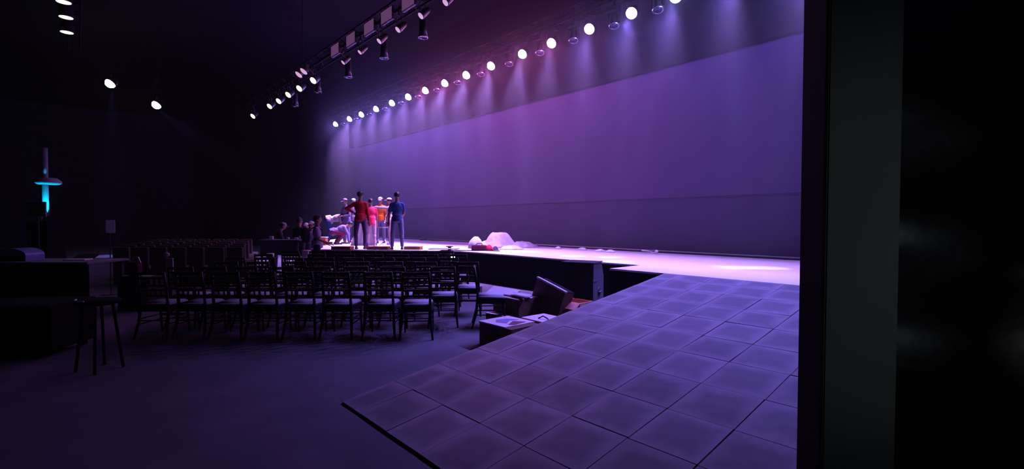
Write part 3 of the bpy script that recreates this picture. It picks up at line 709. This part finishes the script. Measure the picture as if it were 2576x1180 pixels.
p = at_d(745, 646, 12.6)
t = thing('side_table', 'low narrow table with a lit white edge behind the chairs', 'table', (p.x, p.y, 0), AZ)
MB().box((-0.32, -0.16, 0.655), (0.32, 0.16, 0.675), bevel=0.004).build('tabletop', M['white_board'], t)
for sx in (-0.29, 0.29):
    for sy in (-0.13, 0.13): MB().tube((sx, sy, 0), (sx, sy, 0.655), 0.015).build('leg', M['metal_black'], t)
q_ = p + RT*0.27
tag(MB().box((-0.09, -0.10, 0.0), (0.09, 0.10, 0.17), bevel=0.03).build('pink_pouch', M['pale_pink'], None, True, (q_.x, q_.y, 0.676), (0, 0, AZ)), 'small pink pouch on the end of the low narrow table', 'bag')
q_ = at_d(680, 650, 12.4)
tag(MB().box((-0.08, -0.06, 0.0), (0.08, 0.06, 0.10), bevel=0.02).build('white_cup_box', M['white'], None, True, (q_.x, q_.y, 0.675), (0, 0, AZ)), 'small white box left of the low narrow table', 'box')
t = thing('stool', 'dark stool under the small white box', 'stool', (q_.x, q_.y, 0), AZ)
MB().lathe([(0.17, 0.63), (0.18, 0.65), (0.17, 0.675)], (0, 0, 0), 20).build('seat', M['chair_black'], t)
for a in range(4):
    c, s = math.cos(a*1.57 + .78), math.sin(a*1.57 + .78)
    MB().tube((0.1*c, 0.1*s, 0.63), (0.17*c, 0.17*s, 0), 0.014).build('leg', M['chair_black'], t)

# ------------------------------------------------------------------ people
def mesh_from(mb, m, vox, smooth_it=4):
    me = mb.mesh('tmp'); o = bpy.data.objects.new('tmp', me); col.objects.link(o)
    md = o.modifiers.new('r', 'REMESH'); md.mode = 'VOXEL'; md.voxel_size = vox
    ms = o.modifiers.new('s', 'SMOOTH'); ms.factor = 0.5; ms.iterations = smooth_it
    dg = bpy.context.evaluated_depsgraph_get(); dg.update()
    out = bpy.data.meshes.new_from_object(o.evaluated_get(dg)); out.materials.clear()
    if m is not None: out.materials.append(m)
    out.polygons.foreach_set('use_smooth', [True] * len(out.polygons))
    bpy.data.objects.remove(o); bpy.data.meshes.remove(me)
    return out
EYE = mat('eye_white', (0.8, 0.8, 0.8), 0.3); 
def N(v): return Vector(v).normalized()
def person(label, loc, yaw, H=1.7, z=None, torso=(0, 0.02, 1), head=(0, 0.05, 1), look=(0, 1, 0),
           armL=((-0.18, 0, -1), (-0.05, 0.12, -1)), armR=((0.18, 0, -1), (0.05, 0.12, -1)),
           legL=((-0.06, 0.02, -1), (-0.02, -0.03, -1)), legR=((0.06, 0.02, -1), (0.02, -0.03, -1)),
           shirt='grey', sleeve='short', pants='dark', shoe='shoe', hair='hair', cap=None, slim=1.0, group=None, hem=0.0, shorts=False):
    s = H / 1.72
    root = thing('person', label, 'person', (loc[0], loc[1], 0), yaw, group)
    T = N(torso); fwd = N(look)
    thigh, shin, ank = 0.43*s, 0.42*s, 0.075*s
    side = Vector((1, 0, 0)); side = (side - T * side.dot(T)).normalized()
    pel = Vector((0, 0, 0)); hipL = pel - side*0.09*s; hipR = pel + side*0.09*s
    knL = hipL + N(legL[0])*thigh; anL = knL + N(legL[1])*shin
    knR = hipR + N(legR[0])*thigh; anR = knR + N(legR[1])*shin
    zmin = min(anL.z - ank, anR.z - ank, knL.z - 0.06*s, knR.z - 0.06*s)
    base = (SZ if z is None else z) + 0.006 - zmin
    off = Vector((0, 0, base))
    midf = (anL + anR)/2; off.x = -midf.x; off.y = -midf.y
    pel, hipL, hipR, knL, knR, anL, anR = [v + off for v in (pel, hipL, hipR, knL, knR, anL, anR)]
    waist = pel + T*0.14*s; chest = pel + T*0.36*s; neckb = pel + T*0.52*s
    shL = pel + T*0.448*s - side*0.158*s; shR = pel + T*0.448*s + side*0.158*s
    hd = N(head); nk = neckb + hd*0.07*s; hc = neckb + hd*0.185*s
    elL = shL + N(armL[0])*0.285*s; wrL = elL + N(armL[1])*0.25*s
    elR = shR + N(armR[0])*0.285*s; wrR = elR + N(armR[1])*0.25*s
    back = side.cross(T) * -1.0      # towards the front of the torso
    q_t = Matrix((side, T.cross(side), T)).transposed().to_quaternion()
    # ---- body, one continuous skin
    b = MB()
    def torso_form(mb, g):
        mb.ball(pel + T*0.02*s, 0.150*s*slim + g, (1.08, 0.72, 0.80), q_t)
        mb.ball(waist, 0.128*s*slim + g, (1.05, 0.74, 1.2), q_t)
        mb.ball(chest, 0.152*s*slim + g, (1.08, 0.72, 1.15), q_t)
        mb.ball(pel + T*0.41*s, 0.13*s + g, (1.28, 0.62, 0.62), q_t)
        mb.cap(shL, neckb - T*0.03*s, 0.050*s + g, 0.046*s + g); mb.cap(shR, neckb - T*0.03*s, 0.050*s + g, 0.046*s + g)
    torso_form(b, 0)
    b.cap(neckb - hd*0.03*s, nk + hd*0.02*s, 0.056*s, 0.052*s)
    fz = (fwd - hd*fwd.dot(hd)).normalized(); sx = fz.cross(hd).normalized()
    q_h = Matrix((sx, fz, hd)).transposed().to_quaternion()
    def hp(x, y, z_): return hc + (sx*x + fz*y + hd*z_)*s
    b.ball(hc + hd*0.02*s, 0.098*s, (0.84, 1.0, 1.02), q_h, 18, 12)
    b.ball(hp(0, 0.022, -0.055), 0.066*s, (0.86, 0.95, 0.95), q_h)
    b.ball(hp(0, 0.098, -0.012), 0.017*s, (0.8, 1.1, 1.6), q_h)
    b.ball(hp(0, 0.086, -0.055), 0.017*s, (1.5, 0.7, 0.7), q_h)
    for e in (-1, 1): b.ball(hp(e*0.084, -0.005, -0.01), 0.026*s, (0.4, 0.8, 1.2), q_h)
    for e in (-1, 1): b.ball(hp(e*0.03, 0.085, 0.025), 0.016*s, (1.3, 0.6, 0.5), q_h)
    for sh, el, wr, sg in ((shL, elL, wrL, -1), (shR, elR, wrR, 1)):
        b.cap(sh, el, 0.052*s, 0.040*s); b.cap(el, wr, 0.039*s, 0.026*s)
        fd = (wr - el).normalized()
        pn = fd.cross(Vector((0, 1, 0)) if abs(fd.y) < 0.8 else Vector((0, 0, 1))).normalized()   # across the palm
        kn = fd.cross(pn).normalized()
        palm = wr + fd*0.05*s
        qq = Matrix((pn, kn, fd)).transposed()
        if qq.determinant() < 0: qq = Matrix((-pn, kn, fd)).transposed()
        b.ball(palm, 0.042*s, (0.95, 0.42, 1.15), qq.to_quaternion())
        for f in range(4):
            ln = [0.062, 0.070, 0.066, 0.052][f]*s
            r0 = palm + fd*0.035*s + pn*(-0.027 + 0.018*f)*s
            r1 = r0 + fd*ln*0.55; r2 = r1 + (fd + kn*0.5*(-1 if sg < 0 else 1)).normalized()*ln*0.5
            b.cap(r0, r1, 0.0090*s, 0.0085*s); b.cap(r1, r2, 0.0085*s, 0.0075*s)
        t0 = wr + fd*0.02*s - pn*0.02*s
        t1 = t0 + (fd*0.7 - pn*0.8).normalized()*0.035*s
        b.cap(t0, t1, 0.012*s, 0.010*s); b.cap(t1, t1 + (fd*1.0 - pn*0.3).normalized()*0.03*s, 0.010*s, 0.008*s)
    for hip, kn_, an, in ((hipL, knL, anL), (hipR, knR, anR)):
        b.cap(hip, kn_, 0.078*s*slim, 0.050*s); b.cap(kn_, an, 0.050*s, 0.034*s)
        b.ball(kn_.lerp(an, 0.3) - Vector((0, 0.015*s, 0)), 0.05*s, (1, 1, 1.6))
    body_me = mesh_from(b, M['skin'], 0.0105, 3)
    link('body', body_me, root)
    # eyes
    for e in (-1, 1):
        MB().ball(hp(e*0.032, 0.084, 0.008), 0.011*s, seg=8, rings=6).build('eye', EYE, root, True)
    # ---- hair or cap
    h = MB(); h.ball(hc + hd*0.034*s - fz*0.014*s, 0.105*s, (0.88, 0.97, 0.98), q_h, 18, 12)
    cut = [v for v in h.bm.verts if ((v.co - hc).dot(hd) < -0.045*s) or ((v.co - hc).dot(fz) > 0.045*s and (v.co - hc).dot(hd) < 0.06*s)]
    bmesh.ops.delete(h.bm, geom=cut, context='VERTS')
    bmesh.ops.solidify(h.bm, geom=list(h.bm.faces), thickness=0.012*s)
    for k in range(40):
        a = random.uniform(0, 6.28); el_ = random.uniform(0.35, 1.5)
        d_ = (sx*math.cos(a)*math.cos(el_) + fz*math.sin(a)*math.cos(el_) + hd*math.sin(el_))
        if d_.dot(fz) > 0.55: continue
        if not cap: h.ball(hc + hd*0.03*s + d_*0.097*s, 0.018*s, seg=6, rings=4)
    tag(h.build('hair', M[hair], root, True), None)
    if cap:
        c_ = MB(); c_.ball(hc + hd*0.040*s - fz*0.01*s, 0.112*s, (0.88, 0.97, 0.92), q_h, 18, 12)
        cut = [v for v in c_.bm.verts if (v.co - hc).dot(hd) < 0.045*s]; bmesh.ops.delete(c_.bm, geom=cut, context='VERTS')
        bmesh.ops.solidify(c_.bm, geom=list(c_.bm.faces), thickness=0.006*s)
        c_.ball(hp(0, 0.12, 0.052), 0.07*s, (0.95, 0.85, 0.10), q_h)
        tag(c_.build('cap', M[cap], root, True), cap.replace('_', ' ') + ' cap')
    # ---- shirt
    g = 0.016*s; c = MB(); torso_form(c, g)
    c.cap(neckb - T*0.05*s, neckb - T*0.01*s, 0.075*s, 0.062*s)
    for sh, el, wr in ((shL, elL, wrL), (shR, elR, wrR)):
        if sleeve == 'long':
            c.cap(sh, el, 0.064*s, 0.054*s); c.tube(el, el.lerp(wr, 0.93), 0.053*s, 0.040*s, 14)
        else: c.tube(sh, sh.lerp(el, 0.80), 0.068*s, 0.064*s, 14)
    c.tube(pel - T*(0.06 + hem)*s, waist, 0.155*s*slim, 0.145*s*slim, 18)
    sm = mesh_from(c, M[shirt], 0.0135, 3)
    link('shirt', sm, root)
    # ---- trousers
    c = MB(); c.ball(pel, 0.150*s*slim + 0.010, (1.06, 0.78, 0.85), q_t)
    end = 0.02 if shorts else 1.0
    for hip, kn_, an in ((hipL, knL, anL), (hipR, knR, anR)):
        c.cap(hip, kn_, 0.092*s*slim, 0.066*s)
        if not shorts: c.tube(kn_, kn_.lerp(an, 0.97), 0.066*s, 0.052*s, 14); c.ball(kn_, 0.071*s); c.ball(kn_.lerp(an, 0.3) - Vector((0, 0.015*s, 0)), 0.064*s, (1, 1, 1.6))
    link('trousers', mesh_from(c, M[pants], 0.0135, 3), root)
    # ---- shoes
    for an, kn_ in ((anL, knL), (anR, knR)):
        c = MB()
        sd = (an - kn_).normalized()
        if sd.z < -0.5: f = Vector((0.0, 1, 0)); dn = Vector((0, 0, -1))
        else: f = Vector((0, -0.3, -1)).normalized(); dn = sd
        c.ball(an + dn*0.035*s - f*0.02*s, 0.042*s, (1, 1, 1)); c.cap(an + dn*0.045*s, an + dn*0.045*s + f*0.13*s, 0.036*s, 0.030*s)
        c.box((-0.038*s, -0.055*s, -0.003), (0.038*s, 0.155*s, 0.02*s), Matrix.Translation(an + dn*(ank - 0.002)) @ (Matrix() if dn.z < -0.9 else Matrix.Scale(0.01, 4)))
        c.build('shoe', M[shoe], root, True)
    return root

FA = AZ                        # facing away from the camera
LEFT = AZ + R(90); RIGHT = AZ - R(90); TO = AZ + R(180)
sp = lambda px, py: at(px, py, SZ)
person('man in a dark red shirt seen from behind, one hand on his hip', sp(907, 627), FA + 0.15, 1.67, armL=((-0.85, 0.05, -0.45), (0.80, 0.15, -0.50)), armR=((0.22, 0.05, -1), (0.10, 0.20, -1)), legL=((-0.10, 0, -1), (0.02, -0.04, -1)), legR=((0.12, 0, -1), (-0.03, -0.04, -1)), shirt='red', sleeve='long', pants='purple_dark', slim=1.0)
person('person in a bright pinkish red shirt and pale trousers beside the white panel', sp(934, 621), FA + 0.5, 1.52, torso=(0.02, 0.16, 1), armL=((-0.1, 0.4, -1), (0, 0.5, -0.8)), armR=((0.2, 0.1, -1), (0.05, 0.25, -1)), shirt='pinkred', pants='pale_pink', shoe='shoe_white', slim=1.02, hem=0.08)
person('man in an orange shirt facing the camera behind two chrome stands', sp(958, 612), TO + 0.1, 1.68, armL=((-0.25, 0.1, -1), (0.1, 0.5, -0.8)), armR=((0.25, 0.1, -1), (-0.1, 0.4, -0.8)), head=(0, 0.2, 1), shirt='orange', pants='greyblue', cap='white', slim=1.05)
person('person in a beige grey top stretching one arm across to the side', sp(981, 616), LEFT + 0.25, 1.60, armL=((-0.05, 1, 0.02), (0, 1, 0.10)), armR=((0.2, 0, -1), (0.05, 0.2, -1)), shirt='beige', sleeve='long', pants='beige', cap='white', shoe='shoe_white', slim=0.95)
person('man in a navy shirt and jeans seen from behind at the end of the group', sp(999, 628), FA + 0.25, 1.64, armL=((-0.30, 0.05, -1), (-0.05, 0.15, -1)), armR=((0.15, 0.2, -1), (-0.1, 0.9, -0.3)), legL=((-0.12, 0.03, -1), (-0.04, -0.03, -1)), legR=((0.10, 0.02, -1), (0.02, -0.05, -1)), shirt='navy', pants='jeans', slim=1.0)
person('man in a dark grey sweater and jeans holding both hands before his belly', sp(872, 613), TO - 0.55, 1.62, armL=((-0.25, 0.1, -1), (0.55, 0.8, -0.1)), armR=((0.25, 0.1, -1), (-0.5, 0.85, -0.1)), head=(0, 0.25, 1), shirt='greyblue', sleeve='long', pants='jeans', cap='grey', slim=1.1)
person('person in a grey jacket and white cap half hidden by the raised red elbow', sp(890, 610), TO + 0.4, 1.66, shirt='grey', sleeve='long', pants='dark', cap='white')
person('person crouching in a violet grey shirt with one arm down to the stage', sp(846, 615), RIGHT + 0.55, 1.62, torso=(0.05, 0.95, 0.42), head=(0, 0.85, 0.35), armL=((-0.1, 0.35, -1), (0, 0.1, -1)), armR=((0.15, 0.45, -1), (0, 0.15, -1)), legL=((-0.25, 1, -0.15), (0, -0.75, -0.9)), legR=((0.25, 1, -0.15), (0, -0.75, -0.9)), shirt='violet_shirt', sleeve='long', pants='maroon')
person('person bent double in a white shirt and dark blue trousers at the stage end', sp(826, 613), RIGHT + 0.30, 1.62, torso=(0, 0.97, 0.22), head=(0, 0.75, -0.5), look=(0, 0.3, -1), armL=((-0.1, 0.3, -1), (0, 0.2, -1)), armR=((0.1, 0.3, -1), (0, 0.2, -1)), legL=((-0.05, 0.15, -1), (0, -0.15, -1)), legR=((0.05, 0.15, -1), (0, -0.15, -1)), shirt='white', pants='navy', slim=1.25)
q_ = at_d(797, 600, 13.2)
bp_ = person('man in a lavender checked shirt carrying a dark backpack beside the stage end', (q_.x, q_.y), RIGHT + 0.35, 1.72, z=0, armR=((0.15, 0.2, -1), (0, 0.9, -0.4)), armL=((-0.15, 0.1, -1), (0, 0.8, -0.5)), shirt='lavender', pants='dark')
bg = MB().ball((0, -0.285, 1.22), 0.19, (0.85, 0.62, 1.15), None, 18, 12)
bag2 = bg.build('backpack', M['dark'], None, True, (q_.x, q_.y, 0), (0, 0, RIGHT + 0.35)); tag(bag2, 'dark backpack on the back of the man in the checked shirt', 'backpack')
MB().path([(-0.10, -0.12, 1.40), (-0.11, 0.02, 1.47), (-0.11, 0.13, 1.36), (-0.11, 0.13, 1.20), (-0.13, -0.05, 1.08)], 0.018, 6).build('strap', M['dark'], bag2)
MB().path([(0.10, -0.12, 1.40), (0.11, 0.02, 1.47), (0.11, 0.13, 1.36), (0.11, 0.13, 1.20), (0.13, -0.05, 1.08)], 0.018, 6).build('strap', M['dark'], bag2)
q_ = at_d(741, 600, 14.6)
person('man in a black shirt standing behind the console desk, seen from behind', (q_.x + 0.1, q_.y + 0.1), FA - 0.3, 1.66, z=0, armR=((0.2, 0, -1), (-0.05, 0.6, -0.7)), shirt='dark', pants='dark')
q_ = at_d(692, 600, 15.2)
person('stooping person in black behind the far end of the console desk', (q_.x, q_.y), RIGHT + 0.4, 1.55, z=0, torso=(0, 0.35, 1), head=(0, 0.5, 1), armR=((0.2, 0.4, -1), (0, 0.7, -0.7)), shirt='dark', pants='dark', cap='grey')
for k, (px, D) in enumerate([(771, 15.1), (784, 13.9)]):
    q_ = at_d(px, 600, D)
    person(['person with pale cap and white collar behind the backpack man, on the far side', 'person with pale cap and white collar behind the backpack man, touching his shoulder line'][k], (q_.x, q_.y), TO + 0.1, 1.50 + 0.05*k, z=0, shirt='white' if k == 0 else 'lavender', sleeve='long', pants='dark', cap='white', slim=0.95)

# ------------------------------------------------------------------ dim things at the left
t = thing('mixing_table', 'long dark table with a dim grey top at the far left', 'table', tuple(FH*8.6 + RT*(-8.05)), AZ)
MB().box((-1.2, -0.4, 0.86), (0.85, 0.5, 0.90), bevel=0.006).build('tabletop', M['speaker_side'], t)
MB().box((-1.18, -0.36, 0.0), (0.83, -0.34, 0.86)).build('table_skirt', M['black_cloth'], t)
for sx in (-1.1, 0.76): MB().box((sx-.03, 0.4, 0), (sx+.03, 0.46, 0.86)).build('leg', M['metal_black'], t)
c0 = FH*8.6 + RT*(-8.05)
lp = c0 + RT*0.25 + FH*0.1
t = thing('laptop', 'small open laptop with pale edge on the dim table', 'laptop', (lp.x, lp.y, 0.90), AZ + 0.2)
MB().box((-0.17, -0.12, 0.0), (0.17, 0.12, 0.018), bevel=0.003).build('keyboard_base', M['white_board'], t)
MB().box((-0.17, 0.0, 0.0), (0.17, 0.012, 0.22), Matrix.Translation((0, 0.12, 0.015)) @ Matrix.Rotation(R(-70), 4, 'X')).build('screen', M['metal_black'], t)
cp = c0 + RT*(-0.72) + FH*0.0
t = thing('curved_case', 'rounded blue-topped case at the far end of the dim table', 'case', (cp.x, cp.y, 0.90), AZ)
mb = MB(); prof = [(-0.28, 0)] + [(0.28*-math.cos(a), 0.10 + 0.12*math.sin(a)) for a in [i*math.pi/10 for i in range(11)]] + [(0.28, 0)]
A_ = [mb.bm.verts.new((x, -0.15, z_)) for x, z_ in prof]; B_ = [mb.bm.verts.new((x, 0.2, z_)) for x, z_ in prof]
mb.bm.faces.new(A_); mb.bm.faces.new(B_[::-1])
for i in range(len(prof)):
    j = (i+1) % len(prof); mb.bm.faces.new((A_[j], A_[i], B_[i], B_[j]))
mb.build('case_lid', M['blue_patch'], t)
MB().box((-0.27, -0.155, 0.0), (0.27, -0.149, 0.12)).build('case_front', M['metal_black'], t)
t = thing('flight_case', 'black flight case on the floor in front of the dim table', 'case', tuple(FH*5.9 + RT*(-6.0)), AZ + 0.1)
MB().box((-0.6, -0.35, 0.08), (0.6, 0.35, 0.62), bevel=0.01).build('case_body', M['matte_black'], t)
for sx in (-0.5, 0.5):
    for sy in (-0.28, 0.28): MB().ball((sx, sy, 0.04), 0.04, seg=10, rings=6).build('caster', M['matte_black'], t, True)
MB().path([(-0.62, -0.35, 0.60), (0.62, -0.35, 0.60)], 0.012, 6).build('edge_trim', M['metal_black'], t)
q_ = at_d(247, 752, 5.2)
t = thing('round_stool', 'dark round stool with a faintly gleaming curved rim in the near dark', 'stool', (q_.x, q_.y, 0), AZ)
zz = q_.z
MB().lathe([(0.15, zz-0.06), (0.2, zz-0.04), (0.2, zz-0.01), (0.16, zz)], (0, 0, 0), 24).build('seat', M['matte_black'], t, True)
MB().path([(0.19*math.cos(a), 0.19*math.sin(a), zz) for a in [math.pi*1.1 + i*0.11 for i in range(13)]], 0.008, 6).build('rim', M['rail'], t, True)
for a in range(4):
    c, s = math.cos(a*1.57 + .5), math.sin(a*1.57 + .5)
    MB().tube((0.12*c, 0.12*s, zz-0.05), (0.2*c, 0.2*s, 0), 0.014).build('leg', M['matte_black'], t)
q_ = at_d(427, 672, 8.2)
t = thing('pink_banner', 'small pink cloth strip hanging on a dark stand near the chairs', 'cloth', (q_.x, q_.y, 0), AZ)
MB().tube((0.0, 0.03, 0), (0.0, 0.03, 1.05), 0.012).build('pole', M['metal_black'], t)
MB().tube((-0.2, 0.03, 0.01), (0.2, 0.03, 0.01), 0.014).build('foot', M['metal_black'], t)
MB().prism([(-0.05, -0.01), (0.06, -0.01), (0.055, 0.012), (-0.04, 0.012)], 0.66, 0.97).build('cloth', M['pale_pink'], t)
MB().ball((-0.05, 0, 1.03), 0.045, (1.2, 0.7, 0.9)).build('knot', M['pale_pink'], t, True)
q_ = at_d(337, 668, 8.8)
t = thing('small_bag', 'dark reddish bag with a curved handle on a stand left of the pink strip', 'bag', (q_.x, q_.y, 0.62), AZ)
MB().box((-0.11, -0.06, 0), (0.11, 0.06, 0.24), bevel=0.03).build('bag_body', M['maroon'], t, True)
MB().path([(-0.06, 0, 0.23), (0, 0, 0.33), (0.08, 0, 0.32), (0.12, 0, 0.22)], 0.012, 6).build('handle', M['metal'], t)
t = thing('flight_case', 'dark tall case under the small reddish bag', 'case', (q_.x, q_.y, 0), AZ)
MB().box((-0.15, -0.2, 0.0), (0.40, 0.3, 0.615), bevel=0.01).build('case_body', M['metal_black'], t)
MB().tube((-0.15, -0.21, 0.60), (0.40, -0.21, 0.60), 0.01).build('edge_trim', M['metal_black'], t)
q_ = at_d(92, 525, 9.5)
t = thing('monitor', 'grey-edged dark monitor on a pole by the cyan post', 'monitor', (q_.x, q_.y, 0), AZ + 0.3)
MB().box((-0.15, -0.02, 1.68), (0.15, 0.03, 1.98), bevel=0.008).build('casing', M['speaker_side'], t)
MB().box((-0.13, -0.025, 1.70), (0.15, -0.02, 1.96)).build('screen', M['metal_black'], t)
MB().tube((0, 0.03, 0), (0, 0.03, 1.7), 0.02).build('pole', M['metal_black'], t)
MB().lathe([(0.22, 0), (0.22, 0.02), (0.03, 0.03)], (0, 0.03, 0), 20).build('base', M['metal_black'], t)
q_ = at_d(275, 572, 10.5)
t = thing('notice_sheet', 'narrow grey paper sheet on a thin stand in the dark at the left', 'paper', (q_.x, q_.y, 0), AZ + 0.4)
MB().box((-0.06, -0.004, 1.34), (0.10, 0.004, 1.62)).build('sheet', M['white_board'], t)
MB().tube((0, 0.012, 0), (0, 0.012, 1.6), 0.01).build('pole', M['metal_black'], t)
MB().lathe([(0.15, 0), (0.15, 0.015), (0.02, 0.02)], (0, 0.012, 0), 16).build('base', M['metal_black'], t)

# post lit cyan from below, with a round plate
q_ = at_d(116, 545, 12.0)
t = thing('lit_post', 'slim pale post glowing cyan with a flat round plate at the far left', 'post', (q_.x, q_.y, 0), AZ)
MB().tube((0, 0, 1.72), (0, 0, 3.4), 0.06, n=16).build('pole', M['speaker_side'], t, True)
MB().lathe([(0.20, 2.50), (0.25, 2.53), (0.25, 2.58), (0.16, 2.66)], (0.08, 0, 0), 24).build('plate', M['grey'], t, True)
MB().box((-0.25, -0.25, 0), (0.25, 0.25, 1.60), bevel=0.02).build('plinth', M['black_cloth'], t)
MB().lathe([(0.05, 1.60), (0.06, 1.68), (0.05, 1.70)], (-0.02, -0.14, 0), 16).build('uplighter', M['metal_black'], t)
pl = Vector((q_.x, q_.y, 1.72)) - FH*0.14
spot('cyan_uplight', pl, pl + Vector((0, 0, 1)) + FH*0.10, 110, (0.0, 0.62, 1.0), 60, 0.8, 0.03, t)
pl3 = Vector((q_.x, q_.y, 2.68)) - FH*0.13
spot('cyan_uplight', pl3, pl3 + Vector((0, 0, 1)) + FH*0.10, 40, (0.0, 0.55, 1.0), 60, 0.9, 0.03, t)  # added light without a fixture, carries the cyan on above the plate
pl2 = at_d(60, 600, 13.2); pl2.z = 0.4
spot('blue_wall_light', pl2, pl2 + RT*(-1.8) + FH*3 + Vector((0, 0, 3.5)), 130, (0.12, 0.2, 1.0), 80, 1.0, 0.2)
# ------------------------------------------------------------------ post and dark panelling at the right
A = FH*1.30 + RT*0.842; B = FH*1.25 + RT*1.000; back = Vector((B - A)); nrm = Vector((-back.y, back.x, 0)).normalized()
if nrm.dot(FH) < 0: nrm = -nrm
post = MB(); post.prism([(A.x, A.y), (B.x, B.y), ((B + nrm*0.22).x, (B + nrm*0.22).y), ((A + nrm*0.22).x, (A + nrm*0.22).y)], 0, 5.5)
bmesh.ops.bevel(post.bm, geom=[e for e in post.bm.edges if abs(e.verts[0].co.z - e.verts[1].co.z) > 3], offset=0.004, segments=2, affect='EDGES')
o = post.build('pillar', M['post'], None); tag(o, 'dark painted square post standing very near at the right of the view', 'post', None, 'structure')
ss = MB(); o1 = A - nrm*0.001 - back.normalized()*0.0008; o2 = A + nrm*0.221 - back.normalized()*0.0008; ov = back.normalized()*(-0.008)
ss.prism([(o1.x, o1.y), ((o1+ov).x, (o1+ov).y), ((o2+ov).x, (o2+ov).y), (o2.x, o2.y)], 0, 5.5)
ss.build('shade_strip', M['black_cloth'], o)  # black strip laid over the post's left face as its shade
# black glossy film hung behind the post
mb = MB(); n = 60; mrows = 40; W0 = FH*1.9 + RT*1.35; W1 = FH*1.35 + RT*2.6
g = []
for j in range(mrows+1):
    r_ = []
    for i in range(n+1):
        f = i/n; p_ = W0.lerp(W1, f); zz = 4.2*j/mrows
        w_ = 0.020*math.sin(11*zz + 2.5*f) + 0.010*math.sin(23*zz - 6*f) + 0.010*math.sin(5*f + 3*zz)
        d_ = nrm*w_
        r_.append(mb.bm.verts.new((p_.x + d_.x, p_.y + d_.y, zz)))
    g.append(r_)
for j in range(mrows):
    for i in range(n): mb.bm.faces.new((g[j][i], g[j][i+1], g[j+1][i+1], g[j+1][i]))
geom = bmesh.ops.solidify(mb.bm, geom=list(mb.bm.faces), thickness=0.006)
film = mat('black_film', (0.012, 0.012, 0.016), 0.32, spec=0.6, noise=0.1, bump=0.2, bscale=6)
tag(mb.build('black_curtain', film, None, True), 'black glossy sheet hanging behind the near post, faintly streaked with light', 'curtain')
sl = FH*0.82 + RT*1.75
spot('side_fill_light', (sl.x, sl.y, 1.25), tuple(W1.lerp(W0, 0.15) + Vector((0, 0, 1.2))), 11.0, (0.85, 0.85, 0.9), 95, 1.0, 0.08)  # unseen light added at the right to streak the hanging sheet
sl = FH*0.1 + RT*1.1
spot('post_fill_light', (sl.x, sl.y, 1.5), tuple((A + B)/2 + Vector((0, 0, 1.55))), 5.0, (0.8, 0.95, 1.0), 70, 1.0, 0.1)  # unseen light added to brighten the front of the post
